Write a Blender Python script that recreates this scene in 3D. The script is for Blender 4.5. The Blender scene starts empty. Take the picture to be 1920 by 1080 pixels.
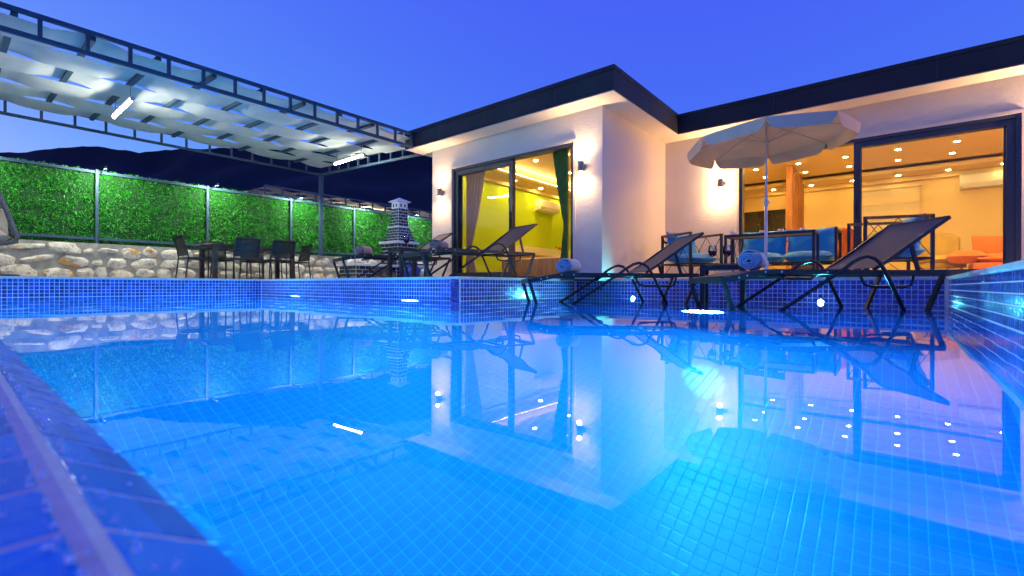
import bpy, bmesh, math, random
from mathutils import Vector, Matrix, noise
R = math.radians
rnd = random.Random(7)
sc = bpy.context.scene
col = sc.collection

# ------------------------------------------------------------------ camera
YAW = 39.5            # degrees the view is turned left of the house's depth axis (+Y)
CA, SA = math.cos(R(YAW)), math.sin(R(YAW))
FPX = 880.0 / 1920    # focal length in image widths
EYE = 0.20            # metres above the water
cam = bpy.data.cameras.new('camera')
cam.sensor_width = 36.0
cam.lens = 36.0 * FPX
cam.clip_start = 0.02
cam.clip_end = 4000
cam.shift_y = -4.0 / 1920
cam.dof.use_dof = True
cam.dof.focus_distance = 5.5
cam.dof.aperture_fstop = 3.4
co = bpy.data.objects.new('camera', cam)
co.location = (0, 0, EYE)
co.rotation_euler = (R(90), R(-0.2), R(YAW))
col.objects.link(co)
sc.camera = co

def cd(r, d):
    """camera-frame (metres right, metres forward) -> ground X, Y"""
    return (CA * r - SA * d, SA * r + CA * d)

# ------------------------------------------------------------------ sky, sun, exposure
world = bpy.data.worlds.new('World')
sc.world = world
world.use_nodes = True
wn, wl = world.node_tree.nodes, world.node_tree.links
wn.clear()
sky = wn.new('ShaderNodeTexSky')
sky.sky_type = 'NISHITA'
sky.sun_disc = False
sky.sun_elevation = R(1.0)
sky.sun_rotation = R(-110)
sky.ozone_density = 6.0
sky.dust_density = 0.6
tint = wn.new('ShaderNodeMix'); tint.data_type = 'RGBA'; tint.blend_type = 'MULTIPLY'
tint.inputs[0].default_value = 1.0
tint.inputs[7].default_value = (16.0, 9.0, 1.2, 1)
glow = wn.new('ShaderNodeMix'); glow.data_type = 'RGBA'; glow.blend_type = 'ADD'   # even blue of the dusk air
glow.inputs[0].default_value = 1.0
glow.inputs[7].default_value = (0.48, 0.34, 8.6, 1)
bg = wn.new('ShaderNodeBackground'); bg.inputs[1].default_value = 0.1
wo = wn.new('ShaderNodeOutputWorld')
wl.new(sky.outputs[0], tint.inputs[6]); wl.new(tint.outputs[2], glow.inputs[6]); wl.new(glow.outputs[2], bg.inputs[0]); wl.new(bg.outputs[0], wo.inputs[0])

sun = bpy.data.lights.new('sun', 'SUN')
sun.energy = 0.03; sun.angle = R(12); sun.color = (0.75, 0.8, 1.0)
so = bpy.data.objects.new('sun', sun)
so.rotation_euler = (R(80), 0, R(110)); so.location = (-20, -5, 12)
col.objects.link(so)

vs = sc.view_settings
vs.view_transform = 'Standard'; vs.look = 'None'; vs.exposure = 0.0; vs.gamma = 1.0
cy = sc.cycles
cy.use_denoising = True
cy.max_bounces = 10; cy.diffuse_bounces = 4; cy.glossy_bounces = 5
cy.transmission_bounces = 8; cy.transparent_max_bounces = 16
cy.sample_clamp_indirect = 5.0; cy.sample_clamp_direct = 0.0
cy.blur_glossy = 0.5

# ------------------------------------------------------------------ materials
MATS = {}
def newmat(name):
    m = bpy.data.materials.new(name); m.use_nodes = True
    n, l = m.node_tree.nodes, m.node_tree.links
    b = n['Principled BSDF']
    MATS[name] = m
    return m, n, l, b

def mat(name, c, rough=0.6, metal=0.0, var=0.12, scale=6.0, bump=0.0, bscale=60.0, c2=None, spec=0.5, detail=4, sheen=0.0):
    m, n, l, b = newmat(name)
    b.inputs['Roughness'].default_value = rough
    b.inputs['Metallic'].default_value = metal
    b.inputs['Specular IOR Level'].default_value = spec
    if sheen: b.inputs['Sheen Weight'].default_value = sheen
    tc = n.new('ShaderNodeTexCoord')
    no = n.new('ShaderNodeTexNoise'); no.inputs['Scale'].default_value = scale; no.inputs['Detail'].default_value = detail
    l.new(tc.outputs['Object'], no.inputs['Vector'])
    ra = n.new('ShaderNodeValToRGB')
    ra.color_ramp.elements[0].position = 0.3; ra.color_ramp.elements[1].position = 0.7
    a = c2 if c2 else [x * (1 - var) for x in c]
    z = c if c2 else [min(1, x * (1 + var)) for x in c]
    ra.color_ramp.elements[0].color = (*a[:3], 1); ra.color_ramp.elements[1].color = (*z[:3], 1)
    l.new(no.outputs['Fac'], ra.inputs[0]); l.new(ra.outputs[0], b.inputs['Base Color'])
    rr = n.new('ShaderNodeMapRange'); rr.inputs[3].default_value = max(0.02, rough - 0.08); rr.inputs[4].default_value = min(1, rough + 0.1)
    l.new(no.outputs['Fac'], rr.inputs[0]); l.new(rr.outputs[0], b.inputs['Roughness'])
    if bump:
        nb = n.new('ShaderNodeTexNoise'); nb.inputs['Scale'].default_value = bscale; nb.inputs['Detail'].default_value = 5
        l.new(tc.outputs['Object'], nb.inputs['Vector'])
        bu = n.new('ShaderNodeBump'); bu.inputs['Strength'].default_value = bump; bu.inputs['Distance'].default_value = 0.01
        l.new(nb.outputs['Fac'], bu.inputs['Height']); l.new(bu.outputs[0], b.inputs['Normal'])
    return m

def emit(name, c, s):
    m, n, l, b = newmat(name)
    b.inputs['Base Color'].default_value = (0.8, 0.8, 0.8, 1)
    b.inputs['Emission Color'].default_value = (*c, 1)
    b.inputs['Emission Strength'].default_value = s
    return m

def tile_mat(name, c, var, pitch, rough=0.12, bump=0.35, coat=0.4):
    m, n, l, b = newmat(name)
    b.inputs['Roughness'].default_value = rough
    b.inputs['Coat Weight'].default_value = coat; b.inputs['Specular IOR Level'].default_value = 0.5 if coat else 0.22; b.inputs['Coat Roughness'].default_value = 0.05
    g = n.new('ShaderNodeNewGeometry')
    mv = n.new('ShaderNodeVectorMath'); mv.operation = 'SNAP'; mv.inputs[1].default_value = (pitch,) * 3
    l.new(g.outputs['Position'], mv.inputs[0])
    w = n.new('ShaderNodeTexWhiteNoise'); l.new(mv.outputs[0], w.inputs['Vector'])
    ra = n.new('ShaderNodeValToRGB')
    ra.color_ramp.elements[0].color = (*[x * (1 - var) for x in c], 1)
    ra.color_ramp.elements[1].color = (*[x * (1 + var) for x in c], 1)
    l.new(w.outputs['Value'], ra.inputs[0]); l.new(ra.outputs[0], b.inputs['Base Color'])
    nb = n.new('ShaderNodeTexNoise'); nb.inputs['Scale'].default_value = 70; nb.inputs['Detail'].default_value = 2
    l.new(g.outputs['Position'], nb.inputs['Vector'])
    bu = n.new('ShaderNodeBump'); bu.inputs['Strength'].default_value = bump; bu.inputs['Distance'].default_value = 0.004
    l.new(nb.outputs['Fac'], bu.inputs['Height']); l.new(bu.outputs[0], b.inputs['Normal'])
    return m

def wood_mat(name, c, c2, axis=2):
    m, n, l, b = newmat(name)
    b.inputs['Roughness'].default_value = 0.5
    tc = n.new('ShaderNodeTexCoord'); mp = n.new('ShaderNodeMapping')
    s = [14, 14, 14]; s[axis] = 1.2
    mp.inputs['Scale'].default_value = s
    l.new(tc.outputs['Object'], mp.inputs['Vector'])
    no = n.new('ShaderNodeTexNoise'); no.inputs['Scale'].default_value = 2.0; no.inputs['Detail'].default_value = 6; no.inputs['Distortion'].default_value = 0.6
    l.new(mp.outputs[0], no.inputs['Vector'])
    ra = n.new('ShaderNodeValToRGB'); ra.color_ramp.elements[0].position = 0.35; ra.color_ramp.elements[1].position = 0.65
    ra.color_ramp.elements[0].color = (*c2, 1); ra.color_ramp.elements[1].color = (*c, 1)
    l.new(no.outputs['Fac'], ra.inputs[0]); l.new(ra.outputs[0], b.inputs['Base Color'])
    return m

def grid_mat(name, c, g, pitch, width):
    """tiles too far away or too foreshortened to tell apart: a plain square grid on the surface"""
    m, n, l, b = newmat(name)
    b.inputs['Roughness'].default_value = 0.2
    ge = n.new('ShaderNodeNewGeometry'); sx = n.new('ShaderNodeSeparateXYZ')
    l.new(ge.outputs['Position'], sx.inputs[0])
    last = None
    for k in range(3):
        d = n.new('ShaderNodeMath'); d.operation = 'PINGPONG'; d.inputs[1].default_value = pitch / 2
        l.new(sx.outputs[k], d.inputs[0])
        lt = n.new('ShaderNodeMath'); lt.operation = 'LESS_THAN'; lt.inputs[1].default_value = width / 2
        l.new(d.outputs[0], lt.inputs[0])
        if last is None: last = lt
        else:
            mx = n.new('ShaderNodeMath'); mx.operation = 'MAXIMUM'
            l.new(last.outputs[0], mx.inputs[0]); l.new(lt.outputs[0], mx.inputs[1]); last = mx
    mi = n.new('ShaderNodeMix'); mi.data_type = 'RGBA'
    mi.inputs[6].default_value = (*c, 1); mi.inputs[7].default_value = (*g, 1)
    l.new(last.outputs[0], mi.inputs[0]); l.new(mi.outputs[2], b.inputs['Base Color'])
    return m

def glass_mat(name, tintc=(0.97, 0.98, 1.0), ior=1.17):
    m = bpy.data.materials.new(name); m.use_nodes = True; MATS[name] = m
    n, l = m.node_tree.nodes, m.node_tree.links; n.clear()
    o = n.new('ShaderNodeOutputMaterial'); mx = n.new('ShaderNodeMixShader')
    t = n.new('ShaderNodeBsdfTransparent'); t.inputs[0].default_value = (*tintc, 1)
    g = n.new('ShaderNodeBsdfGlossy'); g.inputs['Roughness'].default_value = 0.0
    f = n.new('ShaderNodeFresnel'); f.inputs[0].default_value = ior
    tc = n.new('ShaderNodeTexCoord'); no = n.new('ShaderNodeTexNoise'); no.inputs['Scale'].default_value = 0.7
    bu = n.new('ShaderNodeBump'); bu.inputs['Strength'].default_value = 0.02; bu.inputs['Distance'].default_value = 0.02
    l.new(tc.outputs['Object'], no.inputs[0]); l.new(no.outputs[0], bu.inputs['Height']); l.new(bu.outputs[0], g.inputs['Normal'])
    l.new(f.outputs[0], mx.inputs[0]); l.new(t.outputs[0], mx.inputs[1]); l.new(g.outputs[0], mx.inputs[2]); l.new(mx.outputs[0], o.inputs[0])
    return m

def water_mat(name):
    m, n, l, b = newmat(name)
    b.inputs['Base Color'].default_value = (0.03, 0.86, 1.0, 1)
    b.inputs['Roughness'].default_value = 0.0
    b.inputs['IOR'].default_value = 1.25
    b.inputs['Transmission Weight'].default_value = 1.0
    g = n.new('ShaderNodeNewGeometry')
    no = n.new('ShaderNodeTexNoise'); no.inputs['Scale'].default_value = 1.6; no.inputs['Detail'].default_value = 2.0
    l.new(g.outputs['Position'], no.inputs['Vector'])
    bu = n.new('ShaderNodeBump'); bu.inputs['Strength'].default_value = 0.14; bu.inputs['Distance'].default_value = 0.012
    l.new(no.outputs['Fac'], bu.inputs['Height']); l.new(bu.outputs[0], b.inputs['Normal'])
    return m

def wall_mat(name, c):
    m = mat(name, c, rough=0.85, var=0.06, scale=1.3, detail=7)
    n, l = m.node_tree.nodes, m.node_tree.links; b = n['Principled BSDF']
    tc = n.new('ShaderNodeTexCoord')
    a = n.new('ShaderNodeTexNoise'); a.inputs['Scale'].default_value = 26; a.inputs['Detail'].default_value = 6; a.inputs['Roughness'].default_value = 0.7
    l.new(tc.outputs['Object'], a.inputs['Vector'])
    bu = n.new('ShaderNodeBump'); bu.inputs['Strength'].default_value = 0.55; bu.inputs['Distance'].default_value = 0.012
    l.new(a.outputs['Fac'], bu.inputs['Height']); l.new(bu.outputs[0], b.inputs['Normal'])
    return m

def stone_mat(name):
    m, n, l, b = newmat(name)
    b.inputs['Roughness'].default_value = 0.9
    g = n.new('ShaderNodeNewGeometry'); oi = n.new('ShaderNodeObjectInfo')
    a = n.new('ShaderNodeTexNoise'); a.inputs['Scale'].default_value = 7; a.inputs['Detail'].default_value = 7; a.inputs['Roughness'].default_value = 0.65
    l.new(g.outputs['Position'], a.inputs['Vector'])
    ra = n.new('ShaderNodeValToRGB')
    e = ra.color_ramp.elements
    e[0].position = 0.30; e[0].color = (0.20, 0.18, 0.15, 1)
    e[1].position = 0.48; e[1].color = (0.62, 0.54, 0.42, 1)
    x = e.new(0.62); x.color = (0.70, 0.64, 0.52, 1)
    l.new(a.outputs['Fac'], ra.inputs[0])
    o = n.new('ShaderNodeTexNoise'); o.inputs['Scale'].default_value = 4.5; o.inputs['Detail'].default_value = 5
    l.new(g.outputs['Position'], o.inputs['Vector'])
    th = n.new('ShaderNodeMapRange'); th.inputs[1].default_value = 0.56; th.inputs[2].default_value = 0.64
    l.new(o.outputs['Fac'], th.inputs[0])
    th2 = n.new('ShaderNodeMapRange'); th2.inputs[1].default_value = 0.45; th2.inputs[2].default_value = 0.8
    l.new(oi.outputs['Random'], th2.inputs[0])
    mu = n.new('ShaderNodeMath'); mu.operation = 'MULTIPLY'
    l.new(th.outputs[0], mu.inputs[0]); l.new(th2.outputs[0], mu.inputs[1])
    mi = n.new('ShaderNodeMix'); mi.data_type = 'RGBA'; mi.inputs[7].default_value = (0.55, 0.27, 0.05, 1)
    l.new(mu.outputs[0], mi.inputs[0]); l.new(ra.outputs[0], mi.inputs[6]); l.new(mi.outputs[2], b.inputs['Base Color'])
    nb = n.new('ShaderNodeTexNoise'); nb.inputs['Scale'].default_value = 30; nb.inputs['Detail'].default_value = 6
    l.new(g.outputs['Position'], nb.inputs['Vector'])
    bu = n.new('ShaderNodeBump'); bu.inputs['Strength'].default_value = 0.9; bu.inputs['Distance'].default_value = 0.03
    l.new(nb.outputs['Fac'], bu.inputs['Height']); l.new(bu.outputs[0], b.inputs['Normal'])
    return m

def leaf_mat(name):
    m, n, l, b = newmat(name)
    b.inputs['Roughness'].default_value = 0.35
    g = n.new('ShaderNodeNewGeometry')
    ra = n.new('ShaderNodeValToRGB'); e = ra.color_ramp.elements
    e[0].color = (0.008, 0.16, 0.005, 1); e[1].color = (0.05, 0.55, 0.025, 1)
    l.new(g.outputs['Random Per Island'], ra.inputs[0]); l.new(ra.outputs[0], b.inputs['Base Color'])
    return m

def fabric_mat(name, c, trans=0.35, rough=0.9):
    """woven cloth that lets some light through"""
    m = bpy.data.materials.new(name); m.use_nodes = True; MATS[name] = m
    n, l = m.node_tree.nodes, m.node_tree.links; n.clear()
    o = n.new('ShaderNodeOutputMaterial'); mx = n.new('ShaderNodeMixShader'); mx.inputs[0].default_value = trans
    d = n.new('ShaderNodeBsdfDiffuse'); t = n.new('ShaderNodeBsdfTranslucent')
    tc = n.new('ShaderNodeTexCoord'); no = n.new('ShaderNodeTexNoise'); no.inputs['Scale'].default_value = 3; no.inputs['Detail'].default_value = 5
    l.new(tc.outputs['Object'], no.inputs[0])
    ra = n.new('ShaderNodeValToRGB')
    ra.color_ramp.elements[0].position = 0.3; ra.color_ramp.elements[1].position = 0.7
    ra.color_ramp.elements[0].color = (*[x * 0.85 for x in c], 1); ra.color_ramp.elements[1].color = (*c, 1)
    l.new(no.outputs['Fac'], ra.inputs[0]); l.new(ra.outputs[0], d.inputs[0]); l.new(ra.outputs[0], t.inputs[0])
    l.new(d.outputs[0], mx.inputs[1]); l.new(t.outputs[0], mx.inputs[2]); l.new(mx.outputs[0], o.inputs[0])
    return m

def mesh_sling(name, c, alpha):
    """open textile mesh: partly see-through"""
    m = mat(name, c, rough=0.6, var=0.1, scale=300)
    m.node_tree.nodes['Principled BSDF'].inputs['Alpha'].default_value = alpha
    return m

WATER = water_mat('pool water')
ETILE = tile_mat('glazed edge tile', (0.002, 0.27, 0.70), 0.2, 0.104, 0.16, 0.35, 0.0)
TILE = tile_mat('blue glass mosaic', (0.012, 0.075, 0.42), 0.55, 0.0565)
FTILE = tile_mat('blue floor tile', (0.008, 0.22, 0.66), 0.05, 0.050, 0.45, 0.0)
GROUT = mat('pale grout', (0.80, 0.80, 0.84), 0.8, var=0.08, scale=30)
FGROUT = mat('pool floor grout', (0.04, 0.36, 0.90), 0.8, var=0.05, scale=30)
DGRID = grid_mat('deep mosaic grid', (0.012, 0.12, 0.50), (0.08, 0.26, 0.62), 0.0565, 0.005)
PGROUT = mat('pinkish edge grout', (0.95, 0.74, 0.68), 0.8, var=0.1, scale=60, bump=0.4, bscale=300)
COPING = mat('white marble coping', (0.62, 0.60, 0.60), 0.35, var=0.12, scale=9)
DECK = grid_mat('pale stone paving', (0.62, 0.57, 0.50), (0.40, 0.37, 0.33), 0.6, 0.006)
WALL = wall_mat('white textured render', (0.76, 0.67, 0.52))
SMOOTH = mat('smooth white render', (0.80, 0.66, 0.49), 0.8, var=0.02, scale=2)
FASCIA = mat('anthracite metal fascia', (0.034, 0.034, 0.034), 0.5, metal=0.0, var=0.25, scale=1.4, spec=0.2, detail=8)
FRAME = mat('anthracite aluminium', (0.055, 0.060, 0.070), 0.35, metal=0.3, var=0.08, scale=3)
GLASS = glass_mat('window glass')
LIME = mat('lime yellow paint', (0.47, 0.67, 0.010), 0.75, var=0.03, scale=2)
CREAM = mat('cream paint', (0.80, 0.60, 0.27), 0.75, var=0.02, scale=2)
CEIL = mat('warm white ceiling paint', (0.80, 0.62, 0.32), 0.8, var=0.02, scale=2)
FLOORIN = mat('beige floor tile', (0.66, 0.54, 0.36), 0.3, var=0.08, scale=3)
PINE = wood_mat('honey pine', (0.62, 0.36, 0.12), (0.42, 0.22, 0.06))
SLATW = wood_mat('orange stained timber', (0.40, 0.15, 0.035), (0.24, 0.08, 0.018))
GREENC = mat('olive curtain', (0.30, 0.36, 0.07), 0.9, var=0.15, scale=8)
SHEER = fabric_mat('beige sheer curtain', (0.80, 0.70, 0.50), 0.5)
STEEL = mat('blue grey painted steel', (0.025, 0.060, 0.100), 0.65, metal=0.0, var=0.12, scale=5)
SAIL = fabric_mat('pale grey shade cloth', (0.60, 0.59, 0.50), 0.06)
LEAF = leaf_mat('artificial hedge leaf')
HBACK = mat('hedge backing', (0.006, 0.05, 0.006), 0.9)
STONE = stone_mat('limestone with ochre')
MORTAR = mat('grey mortar', (0.31, 0.28, 0.24), 0.95, var=0.3, scale=7, bump=0.6, bscale=40)
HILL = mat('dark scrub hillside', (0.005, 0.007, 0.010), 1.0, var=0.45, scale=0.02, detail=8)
GROUNDM = mat('dry earth', (0.16, 0.13, 0.10), 0.95, var=0.25, scale=0.7)
WHITEP = mat('white painted mortar', (0.74, 0.75, 0.78), 0.7, var=0.06, scale=12, bump=0.2)
BRICK = mat('black glazed brick', (0.020, 0.024, 0.032), 0.4, var=0.3, scale=20)
DARKAL = mat('dark bronze aluminium', (0.040, 0.036, 0.036), 0.35, metal=0.4, var=0.1, scale=8)
SLING = mat('dark brown sling textile', (0.090, 0.078, 0.072), 0.7, var=0.12, scale=200, bump=0.15, bscale=900)
CHAIRS = mesh_sling('open black mesh', (0.02, 0.022, 0.022), 0.80)
TABLEM = mat('dark brown table', (0.035, 0.026, 0.024), 0.4, var=0.15, scale=9)
RIVET = mat('white rivet', (0.75, 0.75, 0.72), 0.4)
BLUEF = mat('turquoise blue cushion', (0.015, 0.30, 0.62), 0.85, var=0.15, scale=7, bump=0.25, bscale=18, sheen=0.2)
PARASOL = fabric_mat('cream parasol cloth', (0.88, 0.66, 0.42), 0.0)
POLEW = mat('white painted pole', (0.72, 0.70, 0.70), 0.35, var=0.05)
TOWELB = mat('blue terry towel', (0.30, 0.36, 0.58), 0.98, var=0.25, scale=25, bump=0.9, bscale=160, sheen=0.5)
TOWELW = mat('white terry towel', (0.72, 0.66, 0.60), 0.98, var=0.08, scale=25, bump=0.9, bscale=160, sheen=0.5)
TOWELN = mat('tan terry towel', (0.42, 0.29, 0.20), 0.98, var=0.2, scale=25, bump=0.9, bscale=160, sheen=0.5)
ORANGE = mat('orange upholstery', (0.66, 0.15, 0.015), 0.8, var=0.10, scale=6, sheen=0.2)
MUSTARD = mat('mustard upholstery', (0.50, 0.33, 0.05), 0.8, var=0.08, scale=6, sheen=0.2)
WINE = mat('red wine', (0.30, 0.008, 0.020), 0.05, var=0.02)
CRYSTAL = glass_mat('drinking glass', (0.96, 0.98, 1.0), 1.5)
PLASTICW = mat('white plastic', (0.78, 0.76, 0.72), 0.35, var=0.02)
SCONCE = mat('brushed dark nickel', (0.34, 0.29, 0.25), 0.35, metal=0.8, var=0.1, scale=30)
WICKER = mat('dark wicker', (0.10, 0.085, 0.085), 0.55, var=0.5, scale=60, bump=0.8, bscale=120)
CUSHB = mat('beige cushion', (0.58, 0.46, 0.33), 0.9, var=0.10, scale=6, bump=0.3, bscale=14)
DARKPANE = mat('dark window pane', (0.008, 0.010, 0.022), 0.06, var=0.3, scale=3)
BLIND = mat('zebra blind cloth', (0.70, 0.58, 0.34), 0.85, var=0.04)
E_WARM = emit('warm downlight', (1.0, 0.69, 0.20), 120)
E_WARMB = emit('warm bedroom downlight', (1.0, 0.64, 0.17), 560)
E_FILL = emit('added downlight by the door', (1.0, 0.68, 0.22), 2100)  # for an unseen row, added to throw warm light out through the door
E_COVE = emit('cove strip', (1.0, 0.66, 0.25), 70)
E_TUBE = emit('cool white tube', (0.92, 0.98, 0.86), 270)
E_SCON = emit('sconce lens', (1.0, 0.80, 0.58), 25)
E_DIM = emit('small led lens', (0.9, 1.0, 0.8), 4)
E_POOL = emit('pool lamp lens', (0.45, 0.80, 1.0), 260)
E_STAR = emit('waterline lamp lens', (0.70, 0.90, 1.0), 300)

# ------------------------------------------------------------------ mesh helpers
class B:
    def __init__(s): s.v = []; s.f = []
    def add(s, vs, fs):
        o = len(s.v); s.v += [tuple(v) for v in vs]; s.f += [tuple(i + o for i in f) for f in fs]; return s
    def box(s, x0, x1, y0, y1, z0, z1):
        v = [(x, y, z) for z in (z0, z1) for y in (y0, y1) for x in (x0, x1)]
        return s.add(v, [(0, 2, 3, 1), (4, 5, 7, 6), (0, 1, 5, 4), (2, 6, 7, 3), (0, 4, 6, 2), (1, 3, 7, 5)])
    def cbox(s, c, sz):
        return s.box(c[0] - sz[0] / 2, c[0] + sz[0] / 2, c[1] - sz[1] / 2, c[1] + sz[1] / 2, c[2] - sz[2] / 2, c[2] + sz[2] / 2)
    def bar(s, a, b, w, h=None, up=(0, 0, 1)):
        """rectangular bar a->b; w across, h along `up`"""
        h = h or w
        a, b = Vector(a), Vector(b); t = (b - a).normalized(); u = Vector(up)
        if abs(t.dot(u)) > 0.95: u = Vector((1, 0, 0))
        sd = t.cross(u).normalized(); u = sd.cross(t).normalized()
        v = []
        for p in (a, b):
            for i, j in ((-1, -1), (1, -1), (1, 1), (-1, 1)): v.append(p + sd * (i * w / 2) + u * (j * h / 2))
        return s.add(v, [(0, 3, 2, 1), (4, 5, 6, 7), (0, 1, 5, 4), (1, 2, 6, 5), (2, 3, 7, 6), (3, 0, 4, 7)])
    def tube(s, pts, r, n=8, closed=False, flat=1.0):
        pts = [Vector(p) for p in pts]; m = len(pts); rr = r if isinstance(r, (list, tuple)) else [r] * m
        t0 = (pts[1] - pts[0]).normalized(); u = t0.orthogonal().normalized(); v = []
        for i, p in enumerate(pts):
            if closed: t = (pts[(i + 1) % m] - pts[i - 1]).normalized()
            else: t = (pts[min(i + 1, m - 1)] - pts[max(i - 1, 0)]).normalized()
            u = (u - t * u.dot(t)).normalized(); w = t.cross(u)
            for k in range(n):
                a = 2 * math.pi * k / n; v.append(p + (u * math.cos(a) + w * math.sin(a) * flat) * rr[i])
        f = []
        for i in range(m if closed else m - 1):
            for k in range(n):
                j = (i + 1) % m
                f.append((i * n + k, i * n + (k + 1) % n, j * n + (k + 1) % n, j * n + k))
        if not closed: f += [tuple(range(n))[::-1], tuple((m - 1) * n + k for k in range(n))]
        return s.add(v, f)
    def lathe(s, prof, n=16, c=(0, 0, 0)):
        v, f = [], []
        for (r, z) in prof:
            for k in range(n):
                a = 2 * math.pi * k / n; v.append((c[0] + r * math.cos(a), c[1] + r * math.sin(a), c[2] + z))
        for i in range(len(prof) - 1):
            for k in range(n): f.append((i * n + k, i * n + (k + 1) % n, (i + 1) * n + (k + 1) % n, (i + 1) * n + k))
        f += [tuple(range(n))[::-1], tuple((len(prof) - 1) * n + k for k in range(n))]
        return s.add(v, f)
    def prism(s, poly, y0, y1):
        """polygon in x,z swept along y"""
        n = len(poly); v = [(x, y0, z) for x, z in poly] + [(x, y1, z) for x, z in poly]
        return s.add(v, [tuple(range(n)), tuple(range(2 * n - 1, n - 1, -1))] + [(i, i + n, (i + 1) % n + n, (i + 1) % n) for i in range(n)])
    def strip(s, pts, y0, y1, t):
        """a bent sheet: polyline in x,z swept along y with thickness t"""
        up = [(x, z + t / 2) for x, z in pts]; dn = [(x, z - t / 2) for x, z in pts][::-1]
        return s.prism(up + dn, y0, y1)
    def make(s, name, m, parent=None, smooth=False, bevel=0.0, sub=0, solid=0.0):
        me = bpy.data.meshes.new(name); me.from_pydata(s.v, [], s.f); me.update()
        bm = bmesh.new(); bm.from_mesh(me); bmesh.ops.recalc_face_normals(bm, faces=bm.faces)
        if bevel: bmesh.ops.bevel(bm, geom=list(bm.edges), offset=bevel, segments=2, affect='EDGES', profile=0.6)
        bm.to_mesh(me); bm.free()
        me.materials.append(m)
        if smooth:
            for p in me.polygons: p.use_smooth = True
        o = bpy.data.objects.new(name, me); col.objects.link(o)
        if parent is not None: o.parent = parent
        if sub:
            k = o.modifiers.new('sub', 'SUBSURF'); k.levels = sub; k.render_levels = sub
        if solid:
            k = o.modifiers.new('solid', 'SOLIDIFY'); k.thickness = solid; k.offset = 0
        return o

def tag(o, label, cat, group=None):
    o['label'] = label; o['category'] = cat
    if group: o['group'] = group
    return o
def struct(o, kind='structure'): o['kind'] = kind; return o
def thing(name, label, cat, loc=(0, 0, 0), rz=0.0, group=None):
    o = bpy.data.objects.new(name, None); o.empty_display_size = 0.1
    o.location = loc; o.rotation_euler = (0, 0, rz); col.objects.link(o)
    return tag(o, label, cat, group)
def copy_tree(o, parent=None):
    c = o.copy(); col.objects.link(c); c.parent = parent
    for ch in o.children: copy_tree(ch, c)
    return c
def dup(o, loc, rz, label):
    c = copy_tree(o); c.location = loc; c.rotation_euler = (0, 0, rz); c['label'] = label; return c
def grid_mesh(nu, nv, fn, closed_u=False):
    v = [fn(i / nu, j / nv) for j in range(nv + 1) for i in range(nu + 1)]
    f = [(j * (nu + 1) + i, j * (nu + 1) + i + 1, (j + 1) * (nu + 1) + i + 1, (j + 1) * (nu + 1) + i) for j in range(nv) for i in range(nu)]
    return v, f
def pillow(b, c, sx, sy, sz, n=10, ripple=0.0, seed=0, rot=None):
    """soft cushion: rounded box with puffed middle"""
    v, f = [], []
    for side in (1, -1):
        o = len(v)
        for j in range(n + 1):
            for i in range(n + 1):
                u, w = 2 * i / n - 1, 2 * j / n - 1
                e = (1 - abs(u) ** 3.2) * (1 - abs(w) ** 3.2)
                h = max(0.0, e) ** 0.38
                k = 1 - 0.07 * (u * u * w * w)
                p = Vector((u * sx / 2 * (1 - 0.05 * (1 - abs(w)) * abs(u)), w * sy / 2 * (1 - 0.05 * (1 - abs(u)) * abs(w)), side * h * sz / 2))
                p.z += ripple * noise.noise(Vector((u * 2.2 + seed, w * 2.2, side * 3.0)))
                if rot is not None: p = rot @ p
                v.append(p + Vector(c))
        for j in range(n):
            for i in range(n):
                q = (o + j * (n + 1) + i, o + j * (n + 1) + i + 1, o + (j + 1) * (n + 1) + i + 1, o + (j + 1) * (n + 1) + i)
                f.append(q if side == 1 else q[::-1])
    b.add(v, f); return b

# ------------------------------------------------------------------ the pool
PXL, PXA, PXR = -10.27, -4.38, 0.42        # pool left edge, inner corner, right edge
PY0, PYA, PYB = 0.135, 4.24, 7.06          # near edge, front of the terrace, back of the sun shelf
DZ = 0.32                                  # terrace level above the water
DEEP = -1.45; SHELF = -0.06
P = 0.0565; FP = 0.050

wv = [(PXL, PY0 - .02, 0), (PXR, PY0 - .02, 0), (PXR, PYA, 0), (PXL, PYA, 0), (PXA, PYA, 0), (PXR, PYB, 0), (PXA, PYB, 0)]
wm = bpy.data.meshes.new('water'); wm.from_pydata(wv, [], [(0, 1, 2, 4, 3), (4, 2, 5, 6)]); wm.update(); wm.materials.append(WATER)
water = bpy.data.objects.new('water', wm); col.objects.link(water); struct(water)

tile_cache = {}
def tile_mesh(su, sv, th, m):
    key = (su, sv, th, m.name)
    if key not in tile_cache:
        b = B(); e = 0.0022
        vs = [(-su / 2, -sv / 2, 0), (su / 2, -sv / 2, 0), (su / 2, sv / 2, 0), (-su / 2, sv / 2, 0),
              (-su / 2 + e, -sv / 2 + e, th), (su / 2 - e, -sv / 2 + e, th), (su / 2 - e, sv / 2 - e, th), (-su / 2 + e, sv / 2 - e, th)]
        me = bpy.data.meshes.new('tile'); me.from_pydata(vs, [], [(4, 5, 6, 7), (0, 1, 5, 4), (1, 2, 6, 5), (2, 3, 7, 6), (3, 0, 4, 7)])
        me.update(); me.materials.append(m); tile_cache[key] = me
    return tile_cache[key]

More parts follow.
